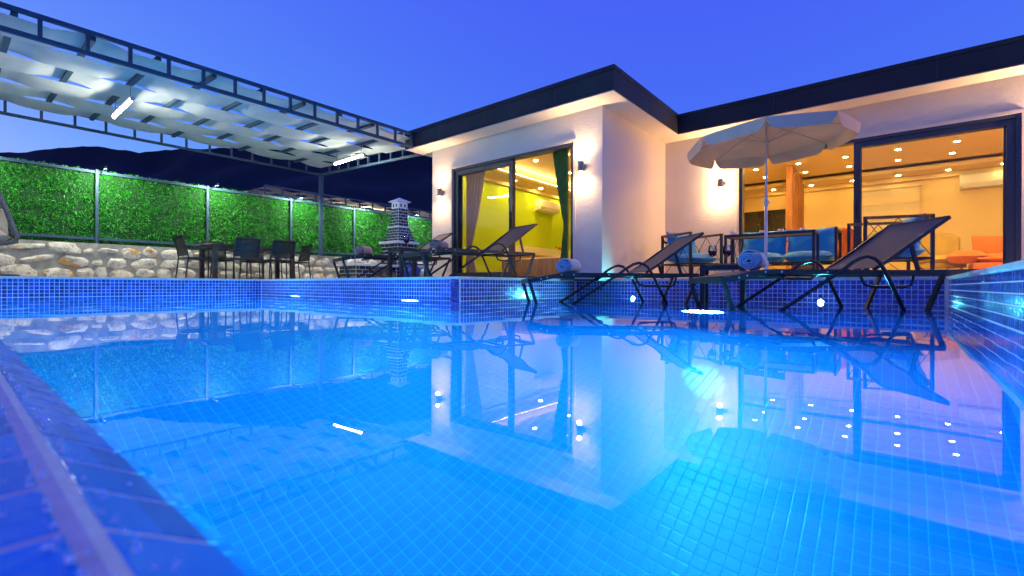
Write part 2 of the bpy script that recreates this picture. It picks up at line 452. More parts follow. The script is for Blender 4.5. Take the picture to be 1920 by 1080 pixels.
def lay_tiles(base, o, u, v, nu, nv, su, sv, m, singles=300, jit=0.006, gap=0.0065, skip=None, th=0.0009):
    """tiles laid on the plane o + a*u + b*v; the largest in view are separate pieces, the rest one piece"""
    o, u, v = Vector(o), Vector(u).normalized(), Vector(v).normalized(); n = u.cross(v)
    spots = []
    for j in range(nv):
        for i in range(nu):
            p = o + u * ((i + .5) * su) + v * ((j + .5) * sv)
            if skip and skip(p): continue
            q = p - Vector((0, 0, EYE)); dep = -SA * q.x + CA * q.y; r = CA * q.x + SA * q.y
            inside = dep > 0.05 and abs(r / dep) < 1.12 and (q.z / dep) > -0.66
            spots.append((-(dep if inside else 100 + dep), p))
    spots.sort(key=lambda t: -t[0])
    me = tile_mesh(su - gap, sv - gap, th, m)
    for _, p in spots[:singles]:
        t = bpy.data.objects.new('tile', me); col.objects.link(t); t.parent = base
        rot = Matrix((u, v, n)).transposed().to_4x4()
        t.matrix_local = Matrix.Translation(p) @ rot @ Matrix.Rotation(rnd.gauss(0, jit), 4, 'X') @ Matrix.Rotation(rnd.gauss(0, jit), 4, 'Y')
    rest = spots[singles:]
    if rest:
        b = B(); e = 0.0022; a1, b1 = (su - gap) / 2, (sv - gap) / 2
        for _, p in rest:
            k1, k2 = rnd.gauss(0, jit), rnd.gauss(0, jit); vs = []
            for (aa, bb, h) in ((a1, b1, 0), (a1 - e, b1 - e, th)):
                for (si, sj) in ((-1, -1), (1, -1), (1, 1), (-1, 1)):
                    hh = h + ((si * aa * k1 + sj * bb * k2) if h else 0)
                    vs.append(p + u * (si * aa) + v * (sj * bb) + n * hh)
            b.add(vs, [(4, 5, 6, 7), (0, 1, 5, 4), (1, 2, 6, 5), (2, 3, 7, 6), (3, 0, 4, 7)])
        s = b.make('mosaic_field', m, base); s['kind'] = 'stuff'
    return base

# floor of the deep part
fl = struct(B().box(PXL - .1, PXR + .1, PY0 - .3, PYA + .05, DEEP - .1, DEEP).make('pool_floor', FGROUT))
lay_tiles(fl, (PXL, PY0 - .2, DEEP), (1, 0, 0), (0, 1, 0), int((PXR - PXL) / FP), int((PYA - PY0 + .2) / FP) + 1, FP, FP, FTILE, 300, 0.002, 0.0038, None, 0.0004)
# sun shelf
sh = struct(B().box(PXA - .05, PXR + .05, PYA + .004, PYB + .05, SHELF - .12, SHELF).make('pool_shelf', GROUT))
lay_tiles(sh, (PXA, PYA + .01, SHELF), (1, 0, 0), (0, 1, 0), int((PXR - PXA) / P), int((PYB - PYA) / P), P, P, TILE, 0)

def pool_wall(name, o, u, L, n, zlo, singles, top=DZ - 0.035):
    """vertical tiled wall: o corner at z=0, u along, n towards the water"""
    o, u, n = Vector(o), Vector(u), Vector(n)
    b = B(); t = 0.15
    def slab(z0, z1, nn, th):
        c = [o, o + u * L, o + u * L - n * th, o - n * th]
        vs = [(p.x, p.y, z0) for p in c] + [(p.x, p.y, z1) for p in c]
        return B().add(vs, [(0, 1, 2, 3), (4, 5, 6, 7), (0, 1, 5, 4), (1, 2, 6, 5), (2, 3, 7, 6), (3, 0, 4, 7)])
    nv = int(round((top + 0.26) / P)) if zlo < -0.2 else int(round((top - zlo) / P))
    z0 = top - nv * P
    w = struct(slab(z0, top, n, t).make(name, GROUT))
    if zlo < z0 - .05:
        c = slab(zlo, z0, n, t - 0.004).make('deep_wall', DGRID, w)
    nt = int(L / P); pad = (L - nt * P) / 2
    uu, vv = u, Vector((0, 0, 1))
    st = o + u * pad
    if uu.cross(vv).dot(n) < 0: st = o + u * (L - pad); uu = -u
    lay_tiles(w, (st.x, st.y, z0), uu, vv, nt, nv, P, P, TILE, singles)
    return w
pool_wall('pool_wall_left', (PXL, PY0 - .1, 0), (0, 1, 0), PYA - PY0 + .1, (1, 0, 0), DEEP, 0)
pool_wall('pool_wall_terrace', (PXL, PYA, 0), (1, 0, 0), PXA - PXL, (0, -1, 0), DEEP, 60)
pool_wall('pool_wall_corner', (PXA, PYA, 0), (0, 1, 0), PYB - PYA, (1, 0, 0), SHELF, 0)
pool_wall('pool_wall_back', (PXA, PYB, 0), (1, 0, 0), PXR - PXA, (0, -1, 0), SHELF, 300)
pool_wall('pool_wall_right', (PXR, -.6, 0), (0, 1, 0), PYB + .6, (-1, 0, 0), DEEP, 300)
pool_wall('shelf_wall', (PXA, PYA, 0), (1, 0, 0), PXR - PXA, (0, -1, 0), DEEP, 0, top=SHELF - 0.002)

# near overflow edge: a low ridge of large glazed tiles, sloping into the water
RY, RZ = 0.063, 0.045
eb = B().prism([(-0.9, -1.3), (-0.9, RZ - .004), (RY - .004, RZ - .004), (PY0 + .003, -0.004), (PY0 + .003, -1.3)], PXL, PXR)
eb.v = [(y, x, z) for (x, y, z) in eb.v]
edge = struct(eb.make('overflow_edge', PGROUT))
TW = 0.104
nt = int((PXR + 4.0) / TW)
lay_tiles(edge, (PXR, RY - .010, RZ - .004), (-1, 0, 0), (0, -1, 0), nt, 2, TW, 0.21, ETILE, 300, 0.004, 0.008)
sl = Vector((0, PY0 + .007 - RY, -RZ)).normalized()
o0 = Vector((PXR - nt * TW, RY - .004, RZ - .004)) + sl * 0.008
lay_tiles(edge, o0, (1, 0, 0), sl, nt, 1, TW, 0.0945, ETILE, 300, 0.002, 0.008)
dp = B()
for k in range(480):
    x = PXR - .35 - rnd.random() ** 1.8 * 2.6
    onr = rnd.random() < .78
    if onr: y = RY + rnd.choice((-.016, .014)) + rnd.gauss(0, .003)
    else: y = RY + rnd.uniform(-.1, .07)
    z = RZ - .001 if y < RY else RZ - (y - RY) * RZ / (PY0 - RY) + .001
    q = rnd.uniform(.0010, .0030)
    dp.lathe([(q, 0), (q * .8, q * .55), (q * .3, q * .85)], 7, (x, y, z))
dr = dp.make('water_droplets', CRYSTAL, edge, smooth=True); dr['kind'] = 'stuff'
drm, n_, l_, b_ = newmat('droplet'); b_.inputs['Roughness'].default_value = .05; b_.inputs['IOR'].default_value = 1.33
b_.inputs['Base Color'].default_value = (.9, .95, 1, 1); b_.inputs['Metallic'].default_value = 1.0
dr.data.materials[0] = drm

# terrace slabs round the pool with a stone coping
WX = -12.4                                # plane of the boundary wall
tb = B()
tb.box(WX, PXL - .16, -3, 30, 0.02, DZ - .036)
tb.box(PXL - .16, PXA - .16, PYA + .16, 30, 0.02, DZ - .036)
tb.box(PXA - .16, PXR + .16, PYB + .16, 30, -.1, DZ - .036)
tb.box(PXR + .16, 12, -.9, 30, 0.02, DZ - .036)
terrace = struct(tb.make('terrace', DECK))
def coping(x0, x1, y0, y1):
    b = B(); long_x = (x1 - x0) > (y1 - y0); L = (x1 - x0) if long_x else (y1 - y0)
    n = max(1, int(round(L / 0.6)))
    for i in range(n):
        a, c = i * L / n + .0015, (i + 1) * L / n - .0015
        (B().box(x0 + a, x0 + c, y0, y1, DZ - .035, DZ) if long_x else B().box(x0, x1, y0 + a, y0 + c, DZ - .035, DZ)).make('coping_slab', COPING, terrace, bevel=.004)
coping(PXL - .32, PXL + .012, -1.0, PYA - .012)
coping(PXL - .32, PXA + .012, PYA - .012, PYA + .30)
coping(PXA - .30, PXA + .012, PYA + .30, PYB - .012)
coping(PXA - .30, PXR + .30, PYB - .012, PYB + .30)
coping(PXR - .012, PXR + .30, -.9, PYB - .012)

# ground to the horizon, hills
g = B()
for (x0, x1, y0, y1, z) in ((-3000, -12.3, -3000, 3000, .2), (12, 3000, -3000, 3000, .2), (-12.3, 12, 29.9, 3000, .2), (-12.3, 12, -3000, -.9, -.9)):
    g.add([(x0, y0, z), (x1, y0, z), (x1, y1, z), (x0, y1, z)], [(0, 1, 2, 3)])
struct(g.make('ground', GROUNDM))
prof = [(-3200, 250), (-1500, 270), (-700, 272), (-100, 293), (52, 288), (100, 281), (143, 277), (192, 278), (259, 288), (337, 282), (389, 281), (470, 276), (560, 272), (640, 270), (720, 276), (800, 288), (860, 296), (980, 305), (1200, 330), (1700, 380), (2500, 420), (4000, 470)]
hv, hf = [], []
def crest(px):
    for (a, b_) in zip(prof, prof[1:]):
        if a[0] <= px <= b_[0]: return a[1] + (b_[1] - a[1]) * (px - a[0]) / (b_[0] - a[0])
NX, NR = 220, 16
for i in range(NX + 1):
    ang = R(-72 + 110 * i / NX); px = 960 + 880 * math.tan(ang)
    hd = 420.0; d = hd
    top = EYE + (536 - crest(max(-3200, min(4000, px)))) / 880 * d
    r = math.tan(ang) * d
    for j in range(NR + 1):
        t = j / NR
        s = 0.45 + 0.55 * t
        x, y = cd(r * s, d * s)
        z = top * (t ** 0.75) * (s if t < 1 else 1)
        if j < NR: z *= (0.94 + 0.16 * noise.noise(Vector((x * .02, y * .02, 0))))
        z += 1.4 * noise.noise(Vector((x * .09, y * .09, 3))) + .7 * noise.noise(Vector((x * .3, y * .3, 5)))
        hv.append((x, y, z))
for i in range(NX):
    for j in range(NR):
        a = i * (NR + 1) + j; hf.append((a, a + NR + 1, a + NR + 2, a + 1))
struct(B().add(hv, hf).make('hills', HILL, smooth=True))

# ------------------------------------------------------------------ villa
LX0, LX1, LY, RYF = -7.58, -3.58, 6.55, 9.11     # left block, its front, the set-back front
BX1 = 3.4; BY = 13.85; LBY = 12.3; ZS = 3.03; ZF = 3.39; T = 0.22
villa = thing('villa', 'single storey white rendered villa with dark flat roof edge behind the pool', 'house', (0, 0, 0))
def wbox(name, m, *a): return B().box(*a).make(name, m, villa)
DL0, DL1, DLT = -6.96, -4.10, 2.55
DR0, DR1, DRT = -2.22, 1.25, 2.52
wbox('wall', WALL, LX0, DL0, LY, LY + T, DZ, ZS)
wbox('wall', WALL, DL1, LX1, LY, LY + T, DZ, ZS)
wbox('wall', WALL, DL0, DL1, LY, LY + T, DLT, ZS)
wbox('wall', SMOOTH, LX1 - T, LX1, LY + T, RYF, DZ, ZS)
wbox('wall', WALL, LX0, LX0 + .12, LY + T, LBY, DZ, ZS)
wbox('wall', WALL, LX1, DR0, RYF, RYF + T, DZ, ZS)
wbox('wall', WALL, DR1, BX1, RYF, RYF + T, DZ, ZS)
wbox('wall', WALL, DR0, DR1, RYF, RYF + T, DRT, ZS)
wbox('wall', SMOOTH, BX1 - .12, BX1, RYF + T, BY, DZ, ZS)
# room linings
wbox('bedroom_wall', LIME, LX0 + .12, LX0 + .17, LY + T, LBY, 1.22, 2.82)
wbox('bedroom_wall', PLASTICW, LX0 + .12, LX0 + .19, 8.6, LBY, DZ, 1.22)
wbox('bedroom_wall', LIME, LX0 + .12, LX0 + .17, LY + T, 8.6, DZ, 1.22)
wbox('bedroom_wall', LIME, LX0 + .17, LX1 - .12, LBY - .12, LBY, DZ, ZS)
wbox('partition_wall', CREAM, LX1 - .12, LX1 - .002, RYF + .004, BY, DZ, ZS)
wbox('living_wall', CREAM, LX1 - .002, BX1 - .12, BY - .15, BY, DZ, ZS)
wbox('floor', FLOORIN, LX0 + .17, LX1 - .12, LY + .02, LBY - .12, DZ - .03, DZ + .01)
wbox('floor', FLOORIN, LX1, BX1 - .12, RYF + .02, BY - .15, DZ - .03, DZ + .01)
# ceilings: a lowered border with a lit cove, then the raised middle
wbox('ceiling', CEIL, LX0 + .17, LX0 + .75, LY + T, LBY - .12, 2.72, 2.78)
wbox('ceiling', CEIL, LX0 + .75, LX1 - .22, LY + T, LBY - .12, 2.93, 2.97)
wbox('ceiling', CEIL, LX1 - .002, BX1 - .12, 13.0, BY - .15, 2.66, 2.74)
wbox('ceiling', CEIL, LX1 - .002, BX1 - .12, RYF + T, 13.0, 2.80, 2.86)
wbox('cornice', CEIL, LX0 + .17, LX0 + .25, LY + T, LBY - .12, 2.63, 2.719)
wbox('cornice', CEIL, LX1, BX1 - .12, BY - .24, BY - .151, 2.56, 2.659)
wbox('cove_light', E_COVE, LX0 + .66, LX0 + .71, LY + T + .1, LBY - .3, 2.781, 2.80)
# roof: slab, soffit and dark fascia
OV = 0.40
rp = [(LX0 - OV, LY - OV), (LX1 + OV, LY - OV), (LX1 + OV, RYF - OV), (BX1 + OV, RYF - OV), (BX1 + OV, BY + .3), (LX0 - OV, BY + .3)]
def roof_part(name, m, inset, z0, z1, parent):
    q = [(LX0 - OV + inset, LY - OV + inset), (LX1 + OV - inset, LY - OV + inset), (LX1 + OV - inset, RYF - OV + inset), (BX1 + OV - inset, RYF - OV + inset), (BX1 + OV - inset, BY + .3), (LX0 - OV + inset, BY + .3)]
    n = len(q); v = [(x, y, z0) for x, y in q] + [(x, y, z1) for x, y in q]
    return B().add(v, [tuple(range(n)), tuple(range(n, 2 * n))] + [(i, (i + 1) % n, (i + 1) % n + n, i + n) for i in range(n)]).make(name, m, parent)
roof = roof_part('roof', FASCIA, 0.0, ZS + .012, ZF, villa)
roof_part('soffit', SMOOTH, 0.012, ZS, ZS + .011, roof)
roof_part('roof_trim', FASCIA, -0.012, ZF - .05, ZF + .012, roof)

for x in (-6.9, -5.4, -4.2): B().box(x - .004, x + .004, LY - OV - .004, LY - OV - .0005, ZS + .015, ZF - .052).make('fascia_joint', FRAME, roof)
for x in (-1.6, .4, 2.4): B().box(x - .004, x + .004, RYF - OV - .004, RYF - OV - .0005, ZS + .015, ZF - .052).make('fascia_joint', FRAME, roof)
B().box(LX1 + OV + .0005, LX1 + OV + .004, 7.42, 7.428, ZS + .015, ZF - .052).make('fascia_joint', FRAME, roof)
def sliding_door(x0, x1, y, top, open_right, split):
    d = B(); w = .05
    z0 = DZ + .01
    fr = B().box(x0, x0 + w, y - .01, y + .15, z0, top).box(x1 - w, x1, y - .01, y + .15, z0, top).box(x0 + w, x1 - w, y - .01, y + .15, top - w, top).box(x0 + w, x1 - w, y - .01, y + .15, z0, z0 + .04)
    door = fr.make('sliding_door', FRAME, villa)
    m = split
    for k, (a, c) in enumerate((((x0 + w, m + .045), (x0 + w + .02, m + .03)) if open_right else ((m - .045, x1 - w), (m - .03, x1 - w - .02)))):
        yy = y + (.02, .085)[k]
        s = .085
        B().box(a, a + s, yy, yy + .045, z0 + .042, top - w - .002).box(c - s, c, yy, yy + .045, z0 + .042, top - w - .002) \
            .box(a + s, c - s, yy, yy + .045, top - w - s, top - w - .002).box(a + s, c - s, yy, yy + .045, z0 + .042, z0 + .042 + s).make('sash', FRAME, door)
        B().box(a + s - .004, c - s + .004, yy + .018, yy + .026, z0 + s + .04, top - w - s + .004).make('pane', GLASS, door)
    yy = y + .02
    B().bar((m + .0, yy - .02, 1.25), (m + .0, yy - .02, 1.55), .025, .02).make('handle', DARKAL, door)
    # pale stone reveal round the opening
    B().box(x0 - .045, x0 - .002, y - .025, y - .002, z0, top + .045).box(x1 + .002, x1 + .045, y - .025, y - .002, z0, top + .045).box(x0 - .002, x1 + .002, y - .025, y - .002, top + .002, top + .045).make('door_surround', SMOOTH, door)
    return door
sliding_door(DL0, DL1, LY, DLT, True, -5.46)
sliding_door(DR0, DR1, RYF, DRT, False, -.51)

# wall sconces with their own up and down light
def sconce(x, y, z, label, wide=55, side=3.5):
    t = thing('wall_sconce', label, 'wall lamp', (x, y, z), 0, 'up and down wall lamps on the villa')
    B().lathe([(.045, -.085), (.05, -.08), (.05, .08), (.045, .085)], 20, (0, -.075, 0)).make('lamp_body', SCONCE, t, smooth=False)
    B().box(-.03, .03, -.03, -.001, -.05, .05).make('bracket', SCONCE, t)
    for s in (1, -1):
        B().lathe([(.036, 0), (.036, .004)], 16, (0, -.075, s * .087 - .002)).make('lens', E_SCON, t)
        for (en, ang, bl) in ((9 if s > 0 else 7, 78, .5), (wide, 168, 1.0)):
            L = bpy.data.lights.new('sconce_light', 'SPOT'); L.energy = en; L.color = (1.0, .66, .36)
            L.spot_size = R(ang); L.spot_blend = bl; L.shadow_soft_size = .03
            o = bpy.data.objects.new('sconce_light', L); col.objects.link(o); o.parent = t
            o.location = (0, -.085, s * .10); o.rotation_euler = (R(180) if s > 0 else 0, 0, 0)
        L = bpy.data.lights.new('sconce_light', 'POINT'); L.energy = side; L.color = (1.0, .60, .28); L.shadow_soft_size = .035
        o = bpy.data.objects.new('sconce_light', L); col.objects.link(o); o.parent = t; o.location = (0, -.10, s * .13)
    return t
sconce(-7.27, LY, 2.11, 'up and down wall lamp on the white wall left of the bedroom door')
sconce(-3.92, LY, 2.11, 'up and down wall lamp near the white wall corner, right of the bedroom door')
sconce(-2.52, RYF, 2.09, 'up and down wall lamp behind the parasol beside the living room door', 60, 23.0)
sconce(1.75, RYF, 2.09, 'up and down wall lamp at the far right end of the villa front', 150, 40.0)

# ceiling downlights
def downlight(x, y, z, label, group, shared={}, bulb=None):
    t = thing('downlight', label, 'ceiling light', (x, y, z), 0, group)
    for name, prof, m in (('trim_ring', [(.052, -.006), (.045, -.008), (.042, -.003)], PLASTICW), ('bulb', [(.040, -.0105), (.038, -.0065)], bulb or E_WARM)):
        if (name, m.name) not in shared: shared[(name, m.name)] = B().lathe(prof, 16).make(name, m, t)
        else:
            c = shared[(name, m.name)].copy(); col.objects.link(c); c.parent = t
ORD = ('first', 'second', 'third', 'fourth', 'fifth', 'sixth', 'seventh')
for i in range(7):
    for (y, z, row) in ((10.2, 2.80, 'added unseen row nearest the glass door'), (11.45, 2.80, 'second row from the glass door'), (12.4, 2.80, 'third row from the glass door'), (13.35, 2.66, 'lowered row along the back wall')):
        downlight(-2.45 + i * .81, y, z, '%s living room downlight from the left in the %s' % (ORD[i], row), 'living room downlights', bulb=E_FILL if y < 11 else None)
for i, y in enumerate((7.6, 8.7, 9.8, 10.9)): downlight(LX0 + .46, y, 2.72, '%s downlight from the door in the lowered border above the lime wall' % ORD[i], 'bedroom border downlights', bulb=E_WARMB)
for (x, y, w_) in ((-6.1, 9.6, 'far left'), (-5.3, 9.6, 'far middle'), (-6.1, 8.2, 'near left'), (-5.3, 8.2, 'near right'), (-4.5, 9.6, 'far right')): downlight(x, y, 2.93, '%s warm downlight in the raised yellow bedroom ceiling' % w_, 'bedroom ceiling downlights', bulb=E_WARMB)

# ------------------------------------------------------------------ bedroom contents
ac = thing('air_conditioner', 'white wall air conditioner on the lime green bedroom wall', 'air conditioner', (LX0 + .17, 10.35, 2.18))
B().prism([(0, 0), (.20, .04), (.22, .10), (.21, .27), (.17, .30), (0, .30)], -.44, .44).make('casing', PLASTICW, ac, bevel=.008)
B().box(.10, .215, -.40, .40, .012, .03).make('louver', PLASTICW, ac)
dre = thing('dresser', 'honey pine dresser in the bedroom behind the glass door', 'dresser', (LX0 + .20, 9.9, DZ + .01))
B().box(0, .50, -.9, .9, .04, .60).make('carcass', PINE, dre)
B().box(-.005, .53, -.93, .93, .601, .635).make('dresser_top', PINE, dre)
for k in range(3): B().box(.501, .522, -.88 + k * .6, -.30 + k * .6, .08, .57).make('door', PINE, dre, bevel=.006)
bed = thing('bed', 'pine bed with cream bedding in the bedroom near the glass door', 'bed', (-5.75, 7.6, DZ + .01))
B().box(-.8, .8, 0, .06, 0, .42).make('footboard', PINE, bed, bevel=.01)
B().box(-.8, .8, .06, 2.0, .05, .30).make('bed_frame', PINE, bed)
pillow(B(), (0, 1.05, .38), 1.56, 1.9, .22, 12, .01).make('mattress', CUSHB, bed, smooth=True)
cur = thing('curtain', 'olive green gathered curtain at the right of the bedroom door', 'curtain', (-4.60, LY + T + .06, 0))
def curtain_mesh(x0, x1, tx0, tx1, ztie, z0, z1, folds=7):
    def fn(u, v):
        z = z0 + (z1 - z0) * v
        k = abs(z - ztie) / (z1 - ztie) if z > ztie else abs(z - ztie) / (ztie - z0) * .35
        k = min(1, k) ** .8
        a, c = tx0 + (x0 - tx0) * k, tx1 + (x1 - tx1) * k
        return (a + (c - a) * u, .045 * math.sin(u * folds * 2 * math.pi) * (.5 + .5 * k), z)
    return grid_mesh(folds * 8, 24, fn)
v, f = curtain_mesh(-.12, .22, .14, .22, 1.25, DZ + .03, 2.6)
B().add(v, f).make('cloth', GREENC, cur, smooth=True, solid=.004)
B().tube([(-.15, 0, 2.62), (.25, 0, 2.62)], .012).make('rod', SCONCE, cur)
sc2 = thing('curtain', 'beige sheer curtain tied back at the left of the bedroom door', 'curtain', (-6.85, LY + T + .06, 0))
v, f = curtain_mesh(0, .55, 0, .15, 1.0, DZ + .03, 2.55, 6)
B().add(v, f).make('cloth', SHEER, sc2, smooth=True, solid=.003)
B().tube([(-.02, 0, 2.57), (.58, 0, 2.57)], .012).make('rod', SCONCE, sc2)
vase = thing('flower_vase', 'small white vase with red flowers on the pine dresser', 'vase', (LX0 + .5, 10.65, DZ + .645))
B().lathe([(.04, 0), (.055, .06), (.03, .12), (.035, .14)], 14).make('vase_body', PLASTICW, vase, smooth=True)
REDF = mat('red petals', (.55, .05, .02), .7, var=.2)
fb = B()
for k in range(9):
    p = Vector((rnd.gauss(0, .05), rnd.gauss(0, .06), .2 + rnd.random() * .09)); fb.lathe([(.004, -.03), (.028, 0), (.018, .02), (.004, .015)], 7, p)
fb.make('flowers', REDF, vase)

# ------------------------------------------------------------------ living room contents
FZ = DZ + .01
sl_ = thing('slat_screen', 'floor to ceiling orange timber slat screen in the living room', 'room divider', (-1.82, 11.55, FZ))
for k in range(8):
    B().cbox((0, k * .22, (2.79 - FZ) / 2), (.12, .045, 2.79 - FZ)).make('slat', SLATW, sl_)
wnd = thing('window', 'dark night window with yellow frame on the living room back wall', 'window', (-2.75, BY - .15, 0))
B().box(-.62, .62, -.05, 0, 1.0, 2.28).make('window_frame', CREAM, wnd)
B().box(-.52, .52, -.062, -.051, 1.1, 2.18).make('pane', DARKPANE, wnd)
shelfw = thing('wall_shelf', 'small cream wall shelf left of the timber slat screen', 'shelf', (-1.92, BY - .15, 2.2))
B().prism([(-.2, 0), (.1, 0), (.1, -.2)], -.18, 0).make('shelf_bracket', CREAM, shelfw)
B().box(-.22, .12, -.2, 0, .002, .03).make('shelf_board', CREAM, shelfw)
bl = thing('window_blind', 'pale zebra roller blind on the living room back wall', 'blind', (-.2, BY - .15, 2.48))
B().box(-.58, .58, -.08, 0, -.05, .02).make('cassette', CEIL, bl)
for k in range(7): B().box(-.55, .55, -.045 - (k % 2) * .012, -.03 - (k % 2) * .012, -.05 - (k + 1) * .165 - .012, -.05 - k * .165).make('blind_band', BLIND if k % 2 == 0 else CEIL, bl)
ac2 = thing('air_conditioner', 'white wall air conditioner on the living room back wall at right', 'air conditioner', (1.42, BY - .15, 2.26), R(-90))
for ch in ac.children: c = ch.copy(); col.objects.link(c); c.parent = ac2
def wing_chair(loc, rz, m, label):
    t = thing('wing_chair', label, 'armchair', loc, rz)
    b = B()
    def fn(u, v):
        a = R(-78 + 156 * u); w = .34 + .05 * v
        return (w * math.sin(a), .30 * math.cos(a) + .10 * v, .38 + .58 * v - .10 * (abs(2 * u - 1) ** 2.5) * v)
    vv, ff = grid_mesh(14, 8, fn); b.add(vv, ff); b.make('backrest', m, t, smooth=True, solid=.07)
    pillow(B(), (0, -.02, .40), .62, .6, .17, 8).make('seat', m, t, smooth=True)
    B().box(-.28, .28, -.26, .26, .24, .34).make('seat_base', m, t, bevel=.02)
    for sx in (-1, 1):
        for sy in (-1, 1): B().tube([(sx * .22, sy * .2, .25), (sx * .26, sy * .24, 0)], [.02, .012]).make('leg', PINE, t)
    return t
wing_chair((.62, 12.3, FZ), R(25), MUSTARD, 'mustard wing chair standing behind the right glass door')
wing_chair((-.62, 10.55, FZ), R(120), ORANGE, 'orange chair standing behind the blue garden sofa')
sf = thing('sofa', 'long orange upholstered sofa inside the living room at right', 'sofa', (2.0, 11.8, FZ))
B().box(-1.0, 1.15, -.42, .42, .06, .30).make('sofa_base', ORANGE, sf, bevel=.03)
for k in range(3): pillow(B(), (-.62 + k * .7, -.05, .37), .70, .78, .2, 8).make('seat_cushion', ORANGE, sf, smooth=True)
for k in range(3): pillow(B(), (-.62 + k * .7, .32, .60), .70, .46, .22, 8, rot=Matrix.Rotation(R(78), 3, 'X')).make('back_cushion', ORANGE, sf, smooth=True)
pillow(B(), (-1.08, 0, .42), .86, .5, .24, 8, rot=Matrix.Rotation(R(90), 3, 'Z') @ Matrix.Rotation(R(0), 3, 'X')).make('armrest', ORANGE, sf, smooth=True)
sb2 = thing('side_cabinet', 'dark sideboard with a framed picture beside the slat screen', 'cabinet', (-1.55, 12.2, FZ))
B().box(-.2, .2, -.4, .4, .05, .72).make('carcass', TABLEM, sb2, bevel=.01)
B().box(-.02, .02, -.3, .1, .722, 1.1).make('picture_frame', TABLEM, sb2)
B().box(.021, .026, -.27, .07, .75, 1.07).make('picture', MUSTARD, sb2)

# ------------------------------------------------------------------ pergola
PFX, PBX, PEY, PSY = -7.72, -12.3, 6.63, -2.9
zf0, zf1 = 3.05, 3.31                   # front truss, bottom and top
zb0, zb1 = 3.24, 3.50                   # back truss
perg = thing('pergola', 'long blue grey steel pergola with woven pale fabric roof left of the villa', 'pergola', (0, 0, 0))
def pz(x): return (zf1 - .02) + (zb1 - zf1) * (x - PFX) / (PBX - PFX)
def truss_y(x, y0, y1, z0, z1, step, ph):
    B().bar((x, y0, z0), (x, y1, z0), .05).make('bottom_chord', STEEL, perg)
    B().bar((x, y0, z1), (x, y1, z1), .05).make('top_chord', STEEL, perg)
    k = math.ceil((y0 - ph) / step)
    while ph + k * step < y1 - .03:
        y = ph + k * step
        B().bar((x, y, z0 + .026), (x, y, z1 - .026), .04).make('truss_post', STEEL, perg); k += 1
truss_y(PFX, PSY, 6.10, zf0, zf1, .416, .714)
truss_y(PBX, PSY, PEY, zb0, zb1, .46, .70)
e0, e1 = (PFX - .05, PEY, zf0), (PBX + .026, PEY, zb0)
B().bar(e0, e1, .05).make('bottom_chord', STEEL, perg)
B().bar((PFX - .05, PEY, zf1), (PBX + .026, PEY, zb1), .05).make('top_chord', STEEL, perg)
for k in range(1, 10):
    t = k / 10; x = PFX - .05 + (PBX - PFX + .05) * t
    B().bar((x, PEY, zf0 + .19 * t + .026), (x, PEY, zf1 + .19 * t - .026), .04).make('truss_post', STEEL, perg)
B().cbox((PFX, 6.11, (zf0 + zf1) / 2), (.06, .05, .33)).make('end_plate', STEEL, perg)
for (x, y, zt) in ((PBX, PEY, zb0 - .026), (PBX, PSY, zb0 - .026)):
    B().box(x - .045, x + .045, y - .045, y + .045, 1.03 if y > 0 else DZ, zt).make('post', STEEL, perg)
    B().box(x - .09, x + .09, y - .09, y + .09, 1.03 if y > 0 else DZ, (1.03 if y > 0 else DZ) + .012).make('base_plate', STEEL, perg)
B().box(PFX - .045, PFX + .045, PSY - .045, PSY + .045, -.89, zf0 - .026).make('post', STEEL, perg)
RS = .672; rys = [.51 + RS * k for k in range(-5, 9)]
for y in rys:
    B().bar((PFX - .026, y, pz(PFX) - .03), (PBX + .026, y, pz(PBX) - .03), .06, .05).make('rafter', STEEL, perg)
SW = (PFX - PBX - .08) / 6
for s in range(6):
    x1 = PFX - .04 - s * SW; x0 = x1 - SW
    NV, NU = 14 * 9 + 6, 5
    ya, yb = PSY + .1, PEY - .03
    b = B(); vv = []
    for j in range(NV + 1):
        y = ya + (yb - ya) * j / NV
        ph = (y - .51) / RS
        k = round(ph)
        wave = math.cos(math.pi * ph) * (1 if s % 2 == 0 else -1)   # under at even rafters for even strips
        off = -.030 * math.copysign(abs(wave) ** .7, wave)
        pinch = abs(wave)
        for i in range(NU + 1):
            u = i / NU
            over = .02 - .035 * (1 - pinch)
            x = x0 - over + (x1 - x0 + 2 * over) * u
            sag = -.022 * (1 - pinch) - .004 * math.sin(math.pi * u)
            wr = .007 * noise.noise(Vector((x * 6 + s * 3, y * 1.7, s)))
            vv.append((x, y, pz(x) - .03 + off + sag + wr))
    ff = [(j * (NU + 1) + i, j * (NU + 1) + i + 1, (j + 1) * (NU + 1) + i + 1, (j + 1) * (NU + 1) + i) for j in range(NV) for i in range(NU)]
    b.add(vv, ff).make('fabric_strip', SAIL, perg, smooth=True)
def tube_lamp(x, y, label):
    z = pz(x) - .30
    t = thing('tube_light', label, 'tube light', (x, y, z), 0, 'fluorescent tubes under the pergola')
    B().box(-.60, .60, -.03, .03, .005, .04).make('batten', PLASTICW, t)
    for s in (-1, 1): B().tube([(s * .5, 0, .04), (s * .5, 0, .26)], .005, 6).make('hanger', STEEL, t)
    B().tube([(-.585, 0, -.012), (.585, 0, -.012)], .017, 10).make('tube', E_TUBE, t, smooth=True)
    for s in (-1, 1): B().box(s * .60 - .012, s * .60 + .012, -.025, .025, -.035, .004).make('end_cap', PLASTICW, t)
tube_lamp(-9.78, 1.86, 'glowing white tube light under the pergola fabric nearer the pool edge')
tube_lamp(-9.68, 5.88, 'glowing white tube light under the pergola fabric next to the villa roof')
tube_lamp(-9.75, -1.5, 'white tube light under the pergola fabric beyond the left edge')

